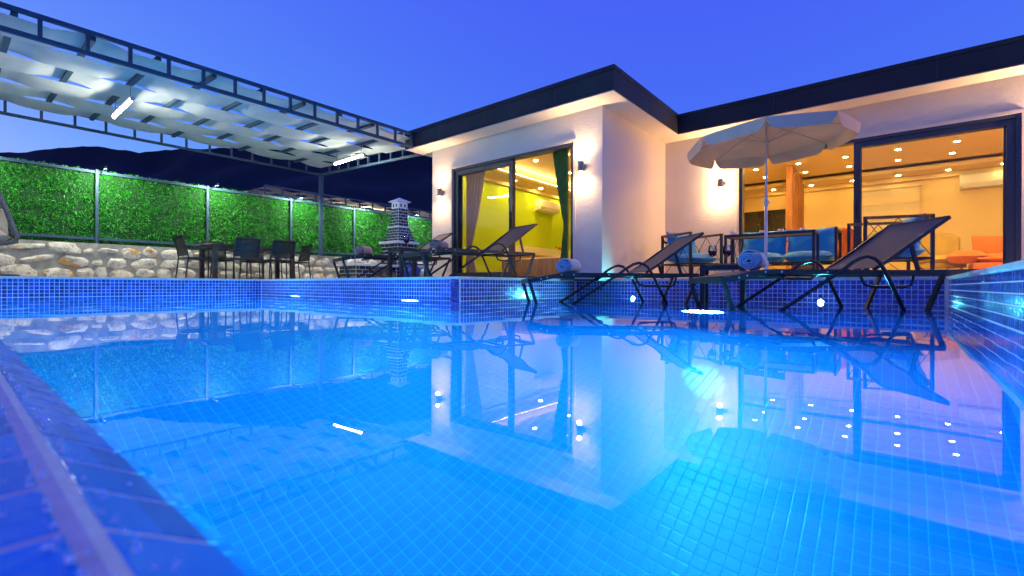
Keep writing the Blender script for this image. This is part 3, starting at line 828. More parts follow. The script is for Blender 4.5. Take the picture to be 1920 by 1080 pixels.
# ------------------------------------------------------------------ boundary wall with stones, hedge fence
WT = 1.02
sw = B().box(WX - .35, WX, -3, 17, DZ - .2, WT).make('stone_wall', MORTAR)
tag(sw, 'low rubble stone wall with pale ochre stones below the green fence', 'wall')
stones = []
for k in range(7):
    bm = bmesh.new(); bmesh.ops.create_icosphere(bm, subdivisions=2, radius=1.0)
    for vtx in bm.verts:
        n1 = noise.noise(vtx.co * 1.3 + Vector((k * 7, 0, 0))); n2 = noise.noise(vtx.co * 3.4 + Vector((0, k * 5, 0)))
        vtx.co *= 1 + .42 * n1 + .26 * n2
        vtx.co.y = max(-1.0, min(1.0, vtx.co.y)); vtx.co.z = max(-.92, min(.92, vtx.co.z))
    me = bpy.data.meshes.new('stone'); bm.to_mesh(me); bm.free(); me.materials.append(STONE); stones.append(me)
rows = [(.43, .10), (.66, .10), (.88, .095)]
for ri, (zc, hz) in enumerate(rows):
    y = -.4 + ri * .13
    while y < 12:
        w = rnd.choice((.10, .15, .19, .22, .26))
        big = rnd.random() < .8
        o = bpy.data.objects.new('stone', rnd.choice(stones)); col.objects.link(o); o.parent = sw
        o.location = (WX - .005, y + w, zc + rnd.uniform(-.03, .03))
        hh = hz * rnd.uniform(1.05, 1.45) if big else hz * .6
        o.scale = (.055 * rnd.uniform(.8, 1.3), w * .92, hh)
        o.rotation_euler = (rnd.uniform(-.25, .25), 0, 0)
        y += 1.9 * w + rnd.uniform(.0, .025)

fence = thing('hedge_fence', 'tall artificial green hedge fence on steel posts above the stone wall', 'fence', (0, 0, 0))
FX = WX - .12; FB, FT = WT + .05, 2.46
fy = [-1.9, .05, 1.97, 3.93, 5.88, 7.75, 9.7, 11.7, 13.7]
for y in fy: B().box(FX + .03, FX + .080, y - .023, y + .023, WT, FT + .05).make('fence_post', STEEL, fence)
for a, c in zip(fy, fy[1:]):
    for z in (FT, FB + .05): B().box(FX + .032, FX + .075, a + .03, c - .03, z - .025, z + .025).make('fence_rail', STEEL, fence)
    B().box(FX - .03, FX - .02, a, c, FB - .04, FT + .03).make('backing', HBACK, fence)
    n = int((c - a) * 4200 * (1.0 if a < 8 else .6)); vv, ff = [], []
    for k in range(n):
        y = rnd.uniform(a, c); z = rnd.uniform(FB - .05, FT + .075)
        # soft tufts in rows
        d = Vector((rnd.uniform(.5, 1.0), rnd.gauss(0, .55), rnd.gauss(-.1, .55))).normalized()
        cl = noise.noise(Vector((y * 4.5, z * 6.0, 2.0))) + .6 * noise.noise(Vector((y * 13, z * 15, 7.0)))
        if cl < -.15 and rnd.random() < .55: continue
        L = rnd.uniform(.03, .062) * (1 + .45 * cl); wd = rnd.uniform(.0035, .0065)
        p = Vector((FX - .018 + rnd.random() * .022 + max(0, cl) * .030, y, z))
        if z > FT + .03: d = Vector((rnd.gauss(0, .3), rnd.gauss(0, .5), 1)).normalized(); p.z = FT + .02; L *= rnd.uniform(.7, 1.4)
        sd = d.cross(Vector((rnd.gauss(0, 1), rnd.gauss(0, 1), rnd.gauss(0, 1)))).normalized() * wd
        i = len(vv); m_ = p + d * (L * .55) + Vector((0, 0, .004))
        vv += [p - sd * .4, p + sd * .4, m_ + sd, m_ - sd, p + d * L + Vector((0, 0, -.008))]
        ff += [(i, i + 1, i + 2, i + 3), (i + 3, i + 2, i + 4)]
    me = bpy.data.meshes.new('hedge_leaves'); me.from_pydata(vv, [], ff); me.update(); me.materials.append(LEAF)
    o = bpy.data.objects.new('hedge_leaves', me); col.objects.link(o); o.parent = fence; o['kind'] = 'stuff'
for y in fy[1:7]:
    B().box(FX + .0, FX + .092, y - .035, y + .035, 1.72, 1.735).make('fence_clip', STEEL, fence)

# small lamps at the fence posts
for i, y in enumerate(fy[1:8]):
    t = thing('fence_lamp', 'tiny spotlight on the %s steel post of the green fence from the left' % ('first', 'second', 'third', 'fourth', 'fifth', 'sixth', 'seventh')[i], 'spotlight', (FX + .09, y + .06, FT - .02), 0, 'small lamps along the hedge fence')
    B().bar((0, 0, 0), (.42, 0, .06), .012).make('arm', STEEL, t)
    B().lathe([(.022, -.02), (.026, .03), (.012, .035)], 12, (.43, 0, .05)).make('lamp_head', STEEL, t)
    L = bpy.data.lights.new('fence_lamp_light', 'SPOT'); L.energy = 130; L.color = (.95, 1.0, .85); L.shadow_soft_size = .03; L.spot_size = R(165); L.spot_blend = .6
    o = bpy.data.objects.new('fence_lamp_light', L); col.objects.link(o); o.parent = t; o.location = (.43, 0, .02); o.rotation_euler = (0, R(58), 0)
    B().lathe([(.018, -.024), (.016, -.0205)], 12, (.43, 0, .05)).make('lens', E_DIM, t)

# neighbour's pergola beyond the fence
nb = thing('pergola', 'distant steel pergola with beige fabric showing above the green fence', 'pergola', (0, 0, 0))
NXX, NY0, NY1 = -17.0, 7.1, 22.0
for z in (3.36, 3.66): B().bar((NXX, NY0, z), (NXX, NY1, z), .055).make('chord', STEEL, nb)
for z in (3.44, 3.74): B().bar((NXX - 4, NY0, z), (NXX - 4, NY1, z), .055).make('chord', STEEL, nb)
y = NY0
while y < NY1 + .01: B().bar((NXX, y, 3.39), (NXX, y, 3.63), .045).make('truss_post', STEEL, nb); y += .62
for x, y in ((NXX, NY0), (NXX, NY1), (NXX - 4, NY0), (NXX - 4, NY1)): B().box(x - .05, x + .05, y - .05, y + .05, .2, 3.33).make('post', STEEL, nb)
for k in range(6):
    v, f = grid_mesh(4, 60, lambda u, v: (NXX - .1 - k * .64 - .62 * u, NY0 + (NY1 - NY0) * v, 3.62 + .02 * k + .05 * math.sin(v * 70 + k * math.pi)))
    B().add(v, f).make('fabric_strip', SAIL, nb, smooth=True)
nl = thing('tube_light', 'added tube light that brightens the distant pergola fabric', 'tube light', (NXX - 2, 12, 3.3), 0)
B().tube([(-.6, 0, 0), (.6, 0, 0)], .03, 8).make('tube', emit('added warm tube', (1, .8, .5), 500), nl)  # added lamp, put in to light the distant fabric strips

# ------------------------------------------------------------------ barbecue
bq = thing('barbecue_fireplace', 'tall brick barbecue chimney with white joints, stepped ledges and a sink counter', 'barbecue', (-11.35, 8.55, DZ), R(0))
def column(z0, z1, w0, w1, d0, d1, courses, per, cx=0, cy=0, bricks=True):
    """tapered block with proud dark bricks on every side"""
    v = []
    for z, w, d in ((z0, w0, d0), (z1, w1, d1)): v += [(cx - w, cy - d, z), (cx + w, cy - d, z), (cx + w, cy + d, z), (cx - w, cy + d, z)]
    B().add(v, [(0, 1, 2, 3), (4, 5, 6, 7), (0, 1, 5, 4), (1, 2, 6, 5), (2, 3, 7, 6), (3, 0, 4, 7)]).make('chimney_core', WHITEP, bq)
    if not bricks: return
    ch = (z1 - z0) / courses; J = .014
    for c in range(courses):
        za, zb_ = z0 + c * ch + J * .6, z0 + (c + 1) * ch - J * .6
        for face in range(4):
            def hw(z):
                t = (z - z0) / (z1 - z0); return w0 + (w1 - w0) * t, d0 + (d1 - d0) * t
            (wa, da), (wb, db) = hw(za), hw(zb_)
            half_a, half_b = (wa, wb) if face % 2 == 0 else (da, db)
            out_a, out_b = (da, db) if face % 2 == 0 else (wa, wb)
            n = per; sh_ = (c % 2) * .5
            edges = [-1.0] + [(-1 + 2 * (i + sh_) / n) for i in range(0 if sh_ else 1, n + 1) if -1 < -1 + 2 * (i + sh_) / n < 1] + [1.0]
            for e0_, e1_ in zip(edges, edges[1:]):
                if e1_ - e0_ < .1: continue
                vs = []
                for z, hf_, ou in ((za, half_a, out_a), (zb_, half_b, out_b)):
                    a, b_ = e0_ * hf_ + J * .6, e1_ * hf_ - J * .6
                    for (s, o_) in ((a, ou - .02), (b_, ou - .02), (b_, ou + .006), (a, ou + .006)):
                        p = [(s, -o_), (o_, s), (-s, o_), (-o_, -s)][face]
                        vs.append((cx + p[0], cy + p[1], z))
                B().add(vs, [(0, 1, 2, 3), (4, 5, 6, 7), (0, 1, 5, 4), (1, 2, 6, 5), (2, 3, 7, 6), (3, 0, 4, 7)]).make('brick', BRICK, bq)
def ledge(z, w, d, h=.05): B().box(-w, w, -d, d, z, z + h).make('ledge', WHITEP, bq, bevel=.012)
column(.46, 1.09, .40, .38, .36, .34, 6, 3)
ledge(1.09, .44, .40, .07)
column(1.16, 1.56, .34, .21, .31, .20, 5, 3)
ledge(1.56, .25, .24, .05)
column(1.61, 2.13, .19, .165, .18, .16, 6, 2)
column(2.13, 2.32, .165, .165, .16, .16, 1, 1, bricks=False)
for face in range(2):
    for s in (-.07, .07):
        (B().box(s - .025, s + .025, -.163, -.1, 2.17, 2.26) if face == 0 else B().box(.1, .168, s - .025, s + .025, 2.17, 2.26)).make('smoke_hole', BRICK, bq)
B().add([(-.24, -.23, 2.32), (.24, -.23, 2.32), (.24, .23, 2.32), (-.24, .23, 2.32), (-.24, -.23, 2.34), (.24, -.23, 2.34), (.24, .23, 2.34), (-.24, .23, 2.34), (0, 0, 2.46)],
        [(0, 1, 2, 3), (0, 1, 5, 4), (1, 2, 6, 5), (2, 3, 7, 6), (3, 0, 4, 7), (4, 5, 8), (5, 6, 8), (6, 7, 8), (7, 4, 8)]).make('chimney_cap', WHITEP, bq)
B().box(-.46, .46, -1.75, .42, .40, .459).make('counter_top', WHITEP, bq, bevel=.008)
column(0, .40, .40, .40, .28, .28, 4, 3, 0, -1.40)
column(0, .40, .40, .40, .12, .12, 4, 1, 0, -.28)
B().box(-.40, .2, -1.12, .36, 0, .399).make('counter_back', MORTAR, bq)
B().tube([(-.1, -1.3, .459), (-.1, -1.3, .58), (-.06, -1.3, .63), (0, -1.3, .62), (.02, -1.3, .57)], .011, 8).make('faucet', PLASTICW, bq, smooth=True)
LOG = wood_mat('split log', (.35, .25, .16), (.2, .13, .08), 0)
for k in range(5): B().tube([(.22 - .02, -.95 + k * .15, .08 + .1 * (k % 2)), (.40, -.93 + k * .15, .08 + .1 * (k % 2))], .065, 9).make('log', LOG, bq)
sk = B(); bm = bmesh.new(); bmesh.ops.create_icosphere(bm, subdivisions=3, radius=1)
sv = []
for vtx in bm.verts:
    p = vtx.co.copy(); p *= 1 + .22 * noise.noise(p * 2.1) + .08 * noise.noise(p * 6)
    sv.append((p.x * .2, p.y * .24, max(0, p.z * .26 + .22)))
sfc = [tuple(x.index for x in fc.verts) for fc in bm.faces]; bm.free()
sack = sk.add(sv, sfc).make('sack', mat('blue plastic sack', (.02, .06, .35), .35, var=.4, scale=14, bump=.6, bscale=22), None, smooth=True)
sack.location = (-10.45, 8.3, DZ); tag(sack, 'crumpled blue plastic sack on the terrace right of the barbecue', 'bag')

# ------------------------------------------------------------------ dining set
TX0, TX1, TY0, TY1 = -11.78, -10.92, 3.55, 5.25
dt = thing('dining_table', 'dark brown outdoor dining table in front of the stone wall', 'table', ((TX0 + TX1) / 2, (TY0 + TY1) / 2, DZ))
hx, hy = (TX1 - TX0) / 2, (TY1 - TY0) / 2
for k in range(5):
    B().box(-hx + k * 2 * hx / 5 + .004, -hx + (k + 1) * 2 * hx / 5 - .004, -hy, hy, .70, .73).make('table_plank', TABLEM, dt)
B().box(-hx + .01, hx - .01, -hy + .01, hy - .01, .645, .699).make('apron', TABLEM, dt)
for sx in (-1, 1):
    for sy in (-1, 1): B().cbox((sx * (hx - .045), sy * (hy - .045), .322), (.085, .085, .644)).make('leg', TABLEM, dt)
def chair():
    t = thing('dining_chair', '', 'chair', (0, 0, 0), 0, 'mesh dining chairs around the outdoor table')
    w = .25
    for s in (-1, 1):
        B().tube([(s * w, -.20, 0), (s * w, -.23, .44)], .014, 8).make('leg', DARKAL, t)
        B().tube([(s * w, .25, 0), (s * w, .20, .44)], .014, 8).make('leg', DARKAL, t)
        B().tube([(s * w, -.23, .44), (s * w, -.235, .62), (s * w, -.22, .64), (s * w, .19, .62)], .012, 8).make('armrest', DARKAL, t)
        B().tube([(s * w, .20, .43), (s * w * .97, .23, .60), (s * w * .95, .31, .86)], .013, 8).make('back_post', DARKAL, t)
    B().bar((-w, -.22, .43), (w, -.22, .43), .022, .03).bar((-w, .20, .43), (w, .20, .43), .022, .03).bar((-w, -.22, .43), (-w, .20, .43), .022, .03).bar((w, -.22, .43), (w, .20, .43), .022, .03).make('seat_frame', DARKAL, t)
    B().bar((-w * .95, .31, .86), (w * .95, .31, .86), .022, .022).make('back_rail', DARKAL, t)
    v, f = grid_mesh(4, 6, lambda u, v: ((-w + .01 + 2 * (w - .01) * u), -.21 + .40 * v, .445 - .015 * math.sin(math.pi * v)))
    B().add(v, f).make('seat', CHAIRS, t, smooth=True, solid=.003)
    v, f = grid_mesh(4, 8, lambda u, v: ((-w + .012 + 2 * (w - .012) * u) * (1 - .04 * v), .205 + .105 * v ** 1.4, .47 + .385 * v))
    B().add(v, f).make('backrest', CHAIRS, t, smooth=True, solid=.003)
    for s in (-1, 1): B().lathe([(.008, 0), (.006, .004)], 8, (s * w * .95, .31, .872)).make('end_cap', RIVET, t)
    return t
c0 = chair()
tcx, tcy = (TX0 + TX1) / 2, (TY0 + TY1) / 2
c0.location = (TX1 + .12, TY0 + .52, DZ); c0.rotation_euler = (0, 0, R(-90)); c0['label'] = 'black mesh chair with its back to the pool before the fruit bowl'
dup(c0, (TX1 + .14, TY0 + 1.27, DZ), R(-93), 'black mesh chair with its back to the pool, right of the fruit bowl')
dup(c0, (TX0 - .10, TY0 + .40, DZ), R(90), 'black mesh chair on the wall side of the table, nearer the left table end')
dup(c0, (TX0 - .10, TY0 + 1.20, DZ), R(88), 'black mesh chair on the wall side of the table, nearer the right table end')
dup(c0, (tcx + .05, TY0 - .22, DZ), R(184), 'black mesh chair at the left end of the dining table, seen from the side')
dup(c0, (tcx, TY1 + .22, DZ), R(2), 'black mesh chair at the right end of the dining table')
bw = thing('fruit_bowl', 'shallow bowl heaped with oranges and bananas on the dining table', 'fruit bowl', (tcx + .1, TY0 + .75, DZ + .731))
B().lathe([(.06, 0), (.07, .012), (.15, .05), (.17, .06), (.165, .063), (.14, .052), (.05, .018)], 20).make('bowl', PLASTICW, bw, smooth=True)
def ball(b, c, r, n=8):
    pr = [(max(.001, r * math.sin(math.pi * i / n)), -r * math.cos(math.pi * i / n)) for i in range(n + 1)]; b.lathe(pr, 12, c); return b
OR_ = mat('orange peel', (.80, .26, .01), .5, bump=.2, bscale=200); YE_ = mat('banana skin', (.75, .52, .03), .5, var=.15); PU_ = mat('plum skin', (.16, .03, .06), .35)
for (m, c, r) in ((OR_, (-.03, -.04, .11), .05), (OR_, (.05, -.10, .09), .047), (YE_, (-.05, -.13, .085), .042), (PU_, (.05, .03, .09), .042), (PU_, (-.05, .06, .085), .038), (OR_, (.0, .0, .08), .045)):
    ball(B(), c, r).make('fruit', m, bw, smooth=True)
for k in range(3):
    B().tube([(.03 - .02 * k, .04 + .1 * math.cos(a) + .02 * k, .07 + .085 * math.sin(a)) for a in [R(200 - 160 * i / 8) * .55 + .4 for i in range(9)]], [.008, .014, .018, .02, .02, .019, .017, .012, .005], 8).make('banana', YE_, bw, smooth=True)

# ------------------------------------------------------------------ sun loungers
LH = .385
def lounger():
    t = thing('sun_lounger', '', 'sun lounger', (0, 0, 0), 0, 'brown sling sun loungers')
    W = .335
    zt = LH
    for s in (-1, 1):
        y = s * W
        pts = [(0, y, .315), (.10, y, .325), (.22, y, .352), (.34, y, .376), (.48, y, zt), (1.1, y, zt), (1.95, y, zt)]
        b = B()
        for a, c in zip(pts, pts[1:]): b.bar(a, c, .028, .042)
        b.make('side_rail', DARKAL, t)
        B().bar((.0, y, .318), (.10, y, 0), .028, .034, (1, 0, 0)).make('front_leg', DARKAL, t)
        B().bar((1.945, y, zt), (1.775, y, 0), .034, .028, (1, 0, 0)).make('rear_leg', DARKAL, t)
        yo = s * (W + .028); pk = (1.20, .525)
        arc = [(.40, yo, .0), (.75, yo, .225), (1.02, yo, .40), (1.10, yo, .462), (1.17, yo, .502), (1.235, yo, .520), (1.295, yo, .508), (1.34, yo, .475), (1.38, yo, .42), (1.45, yo, .29), (1.59, yo, 0)]
        B().tube(arc, .0165, 8).make('arch_leg', DARKAL, t, smooth=True)
        rv = [(.03, .318), (.13, .335), (.20, .352), (.36, .384), (.50, zt), (.90, zt), (1.05, zt)]
        for (x, z) in rv[1:6]:
            o = B().lathe([(.0075, 0), (.0075, .003), (.004, .005)], 8).make('rivet', RIVET, t)
            o.rotation_euler = (R(90) if s < 0 else R(-90), 0, 0); o.location = (x, y + s * .0145, z)
    B().bar((0, -W, .312), (0, W, .312), .036, .05).make('front_bar', DARKAL, t)
    B().bar((1.945, -W, zt), (1.945, W, zt), .03, .03).bar((1.34, -W, zt - .02), (1.34, W, zt - .02), .025, .025).bar((.5, -W, zt - .045), (.5, W, zt - .045), .025, .025).make('cross_bar', DARKAL, t)
    B().strip([(.01, .345), (.10, .352), (.22, .378), (.34, .400), (.46, .408), (.7, .404), (1.33, .402)], -W + .012, W - .012, .005).make('sling_seat', SLING, t, smooth=False)
    bk = [(1.34, .412), (1.46, .488), (1.60, .585), (1.75, .690), (1.89, .785), (2.02, .872)]
    B().strip([(x, z + .012 - .018 * math.sin(math.pi * i / 5)) for i, (x, z) in enumerate(bk)], -W + .02, W - .02, .006).make('backrest', SLING, t)
    for s in (-1, 1):
        b = B()
        for (a, c) in zip(bk, bk[1:]): b.bar((a[0], s * (W - .028), a[1]), (c[0], s * (W - .028), c[1]), .024, .03)
        b.make('back_frame', DARKAL, t)
        B().bar((1.70, s * (W - .06), .645), (1.77, s * (W - .06), .40), .012, .035, (1, 0, 0)).make('prop', DARKAL, t)
    B().bar((2.0, -W + .02, .862), (2.0, W - .02, .862), .026, .03).make('head_rail', DARKAL, t)
    B().tube([(1.22, -W + .03, .36), (1.26, -W + .03, .28), (1.32, -W + .03, .262), (1.62, -W + .03, .258), (1.68, -W + .03, .275), (1.70, -W + .03, .36)], .012, 8).make('support_loop', DARKAL, t, smooth=True)
    B().tube([(.50, -W + .02, .35), (.52, -W + .02, .325), (.78, -W + .02, .325), (.82, -W + .02, .36)], .010, 8).make('support_loop', DARKAL, t, smooth=True)
    return t
l0 = lounger()
def put_lounger(o, r, d, rot, z, label):
    """r, d: near front corner in the camera frame; rot: turn of the long axis away from the picture plane (degrees)"""
    a = R(YAW + rot); W = .335
    x, y = cd(r, d)
    o.location = (x - math.sin(a) * W, y + math.cos(a) * W, z); o.rotation_euler = (0, 0, a); o['label'] = label; return o
put_lounger(l0, 1.80, 4.0, 2, SHELF + .003, 'large dark sun lounger standing in the water at right')
l1 = put_lounger(copy_tree(l0), .19, 5.2, 5, SHELF + .003, 'dark sun lounger standing in the water in the middle, left of the wine glasses')
l2 = put_lounger(copy_tree(l0), -1.22, 6.35, 36, DZ + .003, 'dark sun lounger on the terrace in front of the bedroom door')
l3 = put_lounger(copy_tree(l0), -2.80, 7.75, 33, DZ + .003, 'leftmost dark sun lounger, on the terrace in front of the barbecue')

def towel(parent_l, x, y, turn, mats, label, r=.085, w=.34, flat=1.0):
    a = parent_l.rotation_euler[2]; p = parent_l.location
    wx, wy = p.x + math.cos(a) * x - math.sin(a) * y, p.y + math.sin(a) * x + math.cos(a) * y
    t = thing('rolled_towel', label, 'towel', (wx, wy, p.z + LH + .028), a + R(turn), 'rolled towels on the loungers')
    # spiral of cloth seen at the ends
    pts = []; N = 54; turns = 3.1
    for i in range(N + 1):
        q = i / N; an = turns * 2 * math.pi * q; rr = .012 + (r - .012) * q
        pts.append((rr * math.cos(an), rr * math.sin(an)))
    th = (r - .012) / turns * .46
    v, f = [], []
    M = 12
    for j in range(M + 1):
        yy = -w / 2 + w * j / M; sq = 1 - .05 * abs(2 * j / M - 1) ** 6
        for k, (px, pz_) in enumerate(pts):
            nx, nz = pts[min(k + 1, N)][0] - pts[max(k - 1, 0)][0], pts[min(k + 1, N)][1] - pts[max(k - 1, 0)][1]
            L = math.hypot(nx, nz); ox, oz = nz / L, -nx / L
            wob = 1 + .05 * noise.noise(Vector((px * 20, yy * 6, pz_ * 20)))
            for sgn in (1, -1):
                v.append(((px + ox * th * sgn) * wob * sq, yy + .006 * noise.noise(Vector((px * 40, pz_ * 40, j))), ((pz_ + oz * th * sgn) * wob * sq) * flat + r * flat))
    S = 2 * (N + 1)
    for j in range(M):
        for k in range(N):
            a0 = j * S + 2 * k
            f += [(a0, a0 + 2, a0 + S + 2, a0 + S), (a0 + 1, a0 + S + 1, a0 + S + 3, a0 + 3)]
    for k in range(N):
        f += [(2 * k, 2 * k + 1, 2 * k + 3, 2 * k + 2), (M * S + 2 * k, M * S + 2 * k + 2, M * S + 2 * k + 3, M * S + 2 * k + 1)]
    f += [(j * S + 2 * N, (j + 1) * S + 2 * N, (j + 1) * S + 2 * N + 1, j * S + 2 * N + 1) for j in range(M)]
    o = B().add(v, f).make('towel_roll', mats[0], t, smooth=True)
    v, f = grid_mesh(26, 5, lambda u, q: ((r + .010) * 1.02 * math.cos(R(-35 + 250 * u)), -w * .30 + w * .79 * q, ((r + .010) * 1.02 * math.sin(R(-35 + 250 * u))) * flat + r * flat))
    B().add(v, f).make('outer_towel', mats[1], t, smooth=True, solid=.012)
    return t
towel(l0, .46, 0.05, -38, (TOWELB, TOWELW), 'blue rolled towel on the lounger in the water at right', .085, .34)
towel(l1, .50, -.02, -38, (TOWELB, TOWELW), 'blue grey rolled towel on the middle lounger in the water', .075, .34)
towel(l2, .42, 0, -55, (TOWELN, TOWELN), 'tan rolled towel on the lounger before the bedroom door', .07, .32, .8)
towel(l3, .42, 0, -55, (TOWELN, TOWELN), 'tan rolled towel on the leftmost lounger', .07, .32)

# ------------------------------------------------------------------ side tables and wine
def side_table(loc, rz, h, label):
    t = thing('side_table', label, 'side table', loc, rz)
    w = .24
    for s in (-1, 1):
        for q in (-1, 1): B().cbox((s * (w - .03), q * (w - .03), (h - .03) / 2), (.055, .055, h - .03)).make('leg', DARKAL, t)
    for k in range(5): B().box(-w + k * 2 * w / 5 + .003, -w + (k + 1) * 2 * w / 5 - .003, -w, w, h - .022, h).make('slat', DARKAL, t)
    B().box(-w + .005, w - .005, -w + .005, w - .005, h - .045, h - .023).make('table_frame', DARKAL, t)
    return t
def glass(loc, label):
    t = thing('wine_glass', label, 'wine glass', loc, 0, 'glasses of red wine'); t.scale = (1.15, 1.15, 1.1)
    pr = [(.034, 0), (.033, .003), (.008, .007), (.0045, .02), (.0045, .075), (.012, .085), (.032, .105), (.041, .135), (.042, .16), (.036, .20), (.034, .205)]
    inn = [(.032, .205), (.034, .198), (.040, .16), (.039, .135), (.030, .108), (.010, .090)]
    B().lathe(pr + inn, 20).make('glass_body', CRYSTAL, t, smooth=True)
    B().lathe([(.004, .0905), (.029, .109), (.0375, .135), (.0383, .150), (.001, .1502)], 20).make('wine', WINE, t, smooth=True)
    return t
tx, ty = cd(2.50, 5.55)
side_table((tx, ty, SHELF + .003), R(YAW - 28), .50, 'dark slatted side table in the water between the two loungers')
tray = thing('tray', 'brown wooden tray under the wine glasses between the water loungers', 'tray', (tx, ty, SHELF + .504), R(YAW))
B().box(-.16, .16, -.11, .11, 0, .012).make('tray_base', PINE, tray)
B().box(-.165, .165, -.115, -.105, .0121, .025).box(-.165, .165, .105, .115, .0121, .025).make('tray_rim', PINE, tray)
ax, ay = cd(2.37, 5.55); glass((ax, ay, SHELF + .5165), 'left one of two red wine glasses between the water loungers')
ax, ay = cd(2.52, 5.5); glass((ax, ay, SHELF + .5165), 'right one of two red wine glasses between the water loungers')
sx_, sy_ = cd(-1.65, 7.45)
side_table((sx_, sy_, DZ), R(YAW + 38), .45, 'dark side table between the two terrace loungers by the barbecue')
glass((sx_ + .02, sy_ - .05, DZ + .4505), 'red wine glass standing between the two terrace loungers')

# ------------------------------------------------------------------ parasol
ux, uy = -1.46, 7.44
um = thing('parasol', 'cream cloth parasol with scalloped edge over the terrace seating', 'parasol', (ux, uy, DZ))
NB = 8; RR = 1.08; RISE = .22; ZR = 1.97
tilt = Matrix.Rotation(R(-0.6), 3, Vector((CA, SA, 0))) @ Matrix.Rotation(R(-3.0), 3, Vector((-SA, CA, 0)))
top = Vector((0, 0, ZR + RISE))
def cp(rad, ang, drop=0.0): return tilt @ Vector((rad * math.cos(ang), rad * math.sin(ang), -RISE * (rad / RR) ** 1.25 - drop)) + top
for k in range(NB):
    a0, a1 = 2 * math.pi * k / NB + .18, 2 * math.pi * (k + 1) / NB + .18
    def fn(u, v):
        am = a0 + (a1 - a0) * u
        ch = math.cos((a1 - a0) / 2) / math.cos(am - (a0 + a1) / 2)
        rad = max(.02, RR * v) * (1 + (ch - 1) * v)
        return cp(rad, am, .012 * math.sin(math.pi * u) * v * v)
    v, f = grid_mesh(8, 8, fn)
    B().add(v, f).make('canopy_panel', PARASOL, um, smooth=True)
    def fv(u, v):
        am = a0 + (a1 - a0) * (.012 + .976 * u)
        ch = math.cos((a1 - a0) / 2) / math.cos(am - (a0 + a1) / 2)
        e = min(u, 1 - u); dep = .15 * min(1, (.25 + .75 * min(1, e / .10) ** .5)) + .012 * math.sin(math.pi * u)
        return cp(RR * ch, am, .012 * math.sin(math.pi * u) + .001) + Vector((0, 0, -dep * v))
    v, f = grid_mesh(16, 4, fv)
    B().add(v, f).make('valance', PARASOL, um, smooth=True)
    B().tube([cp(.06, a0, .012), cp(RR * .5, a0, .012), cp(RR * .99, a0, .012)], .0035, 6).make('rib', SCONCE, um)
    hub = tilt @ Vector((0, 0, -.26)) + top
    B().tube([hub, cp(RR * .42, a0, .02)], .003, 6).make('strut', SCONCE, um)
B().tube([(0, 0, .02), (0, 0, 1.10)], .020, 12).make('lower_pole', POLEW, um, smooth=True)
B().tube([(0, 0, 1.08), (0, 0, ZR + RISE - .05)], .015, 12).make('upper_pole', POLEW, um, smooth=True)
B().lathe([(.018, 0), (.03, .01), (.03, .09), (.018, .11)], 14, (0, 0, 1.03)).tube([(0, 0, 1.08), (.05, .02, 1.08)], .012).make('clamp', POLEW, um)
B().lathe([(.035, 0), (.037, .12), (.026, .15)], 14, (0, 0, .10)).make('base_socket', POLEW, um)
B().box(-.22, .22, -.22, .22, 0, .10).make('base', POLEW, um, bevel=.02)
B().lathe([(.03, -.05), (.03, .02), (.012, .06)], 12, top).make('finial', POLEW, um)

# ------------------------------------------------------------------ outdoor lounge set
def seat_group(name, loc, rz, W, D, H, label, cat, cushions=1, pil=True):
    """steel cage seat with crossed side wires, blue seat cushion and back pillows; faces -y"""
    t = thing(name, label, cat, loc, rz)
    w, d = W / 2, D / 2
    for s in (-1, 1):
        for q in (-1, 1): B().cbox((s * w, q * d, H / 2), (.035, .035, H)).make('leg', DARKAL, t)
        B().bar((s * w, -d, H - .017), (s * w, d, H - .017), .035).make('armrest', SLATW if cat == 'armchair' else DARKAL, t)
        B().bar((s * w, -d, .25), (s * w, d, .25), .03).make('side_rail', DARKAL, t)
        for (a, c) in (((-d, .26), (0, H - .03)), ((0, .26), (-d, H - .03)), ((0, .26), (d, H - .03)), ((d, .26), (0, H - .03)), ((-d, .02), (-d * .3, .24)), ((d, .02), (d * .3, .24))):
            B().bar((s * w, a[0], a[1]), (s * w, c[0], c[1]), .008).make('cross_wire', DARKAL, t)
    B().bar((-w, d, H - .017), (w, d, H - .017), .035).make('back_rail', DARKAL, t)
    B().bar((-w, d, H - .12), (w, d, H - .12), .03).make('back_rail', DARKAL, t)
    B().bar((-w, -d, .25), (w, -d, .25), .03).bar((-w, d, .25), (w, d, .25), .03).make('seat_frame', DARKAL, t)
    for k in range(8): B().bar((-w + (k + .5) * W / 8, -d, .262), (-w + (k + .5) * W / 8, d, .262), .03, .012).make('seat_slat', PINE, t)
    for k in range(cushions):
        cw = (W - .06) / cushions
        pillow(B(), (-w + .03 + (k + .5) * cw, -.01, .345), cw, D - .05, .18, 10, .008, k).make('seat_cushion', BLUEF, t, smooth=True)
        pillow(B(), (-w + .03 + (k + .5) * cw, d - .12, .58), cw * 1.0, .50, .19, 12, .035, k + 3, Matrix.Rotation(R(74), 3, 'X')).make('back_cushion', BLUEF, t, smooth=True)
    return t
seat_group('garden_sofa', (-1.42, 8.62, DZ), 0, 1.42, .66, .76, 'blue cushioned steel sofa against the living room door', 'sofa', 2)
seat_group('garden_armchair', (-2.72, 8.08, DZ), R(62), .66, .66, .76, 'blue cushioned steel armchair in the corner left of the coffee table', 'armchair', 1)
seat_group('garden_armchair', (-.12, 8.12, DZ), R(-72), .72, .70, .80, 'blue cushioned steel armchair behind the large right lounger', 'armchair', 1)
ct = thing('coffee_table', 'slim dark steel coffee table in front of the blue sofa', 'table', (-1.50, 7.96, DZ))
w, d, h = .60, .24, .68
for s in (-1, 1):
    for q in (-1, 1): B().cbox((s * (w - .02), q * (d - .02), (h - .04) / 2), (.035, .035, h - .04)).make('leg', DARKAL, ct)
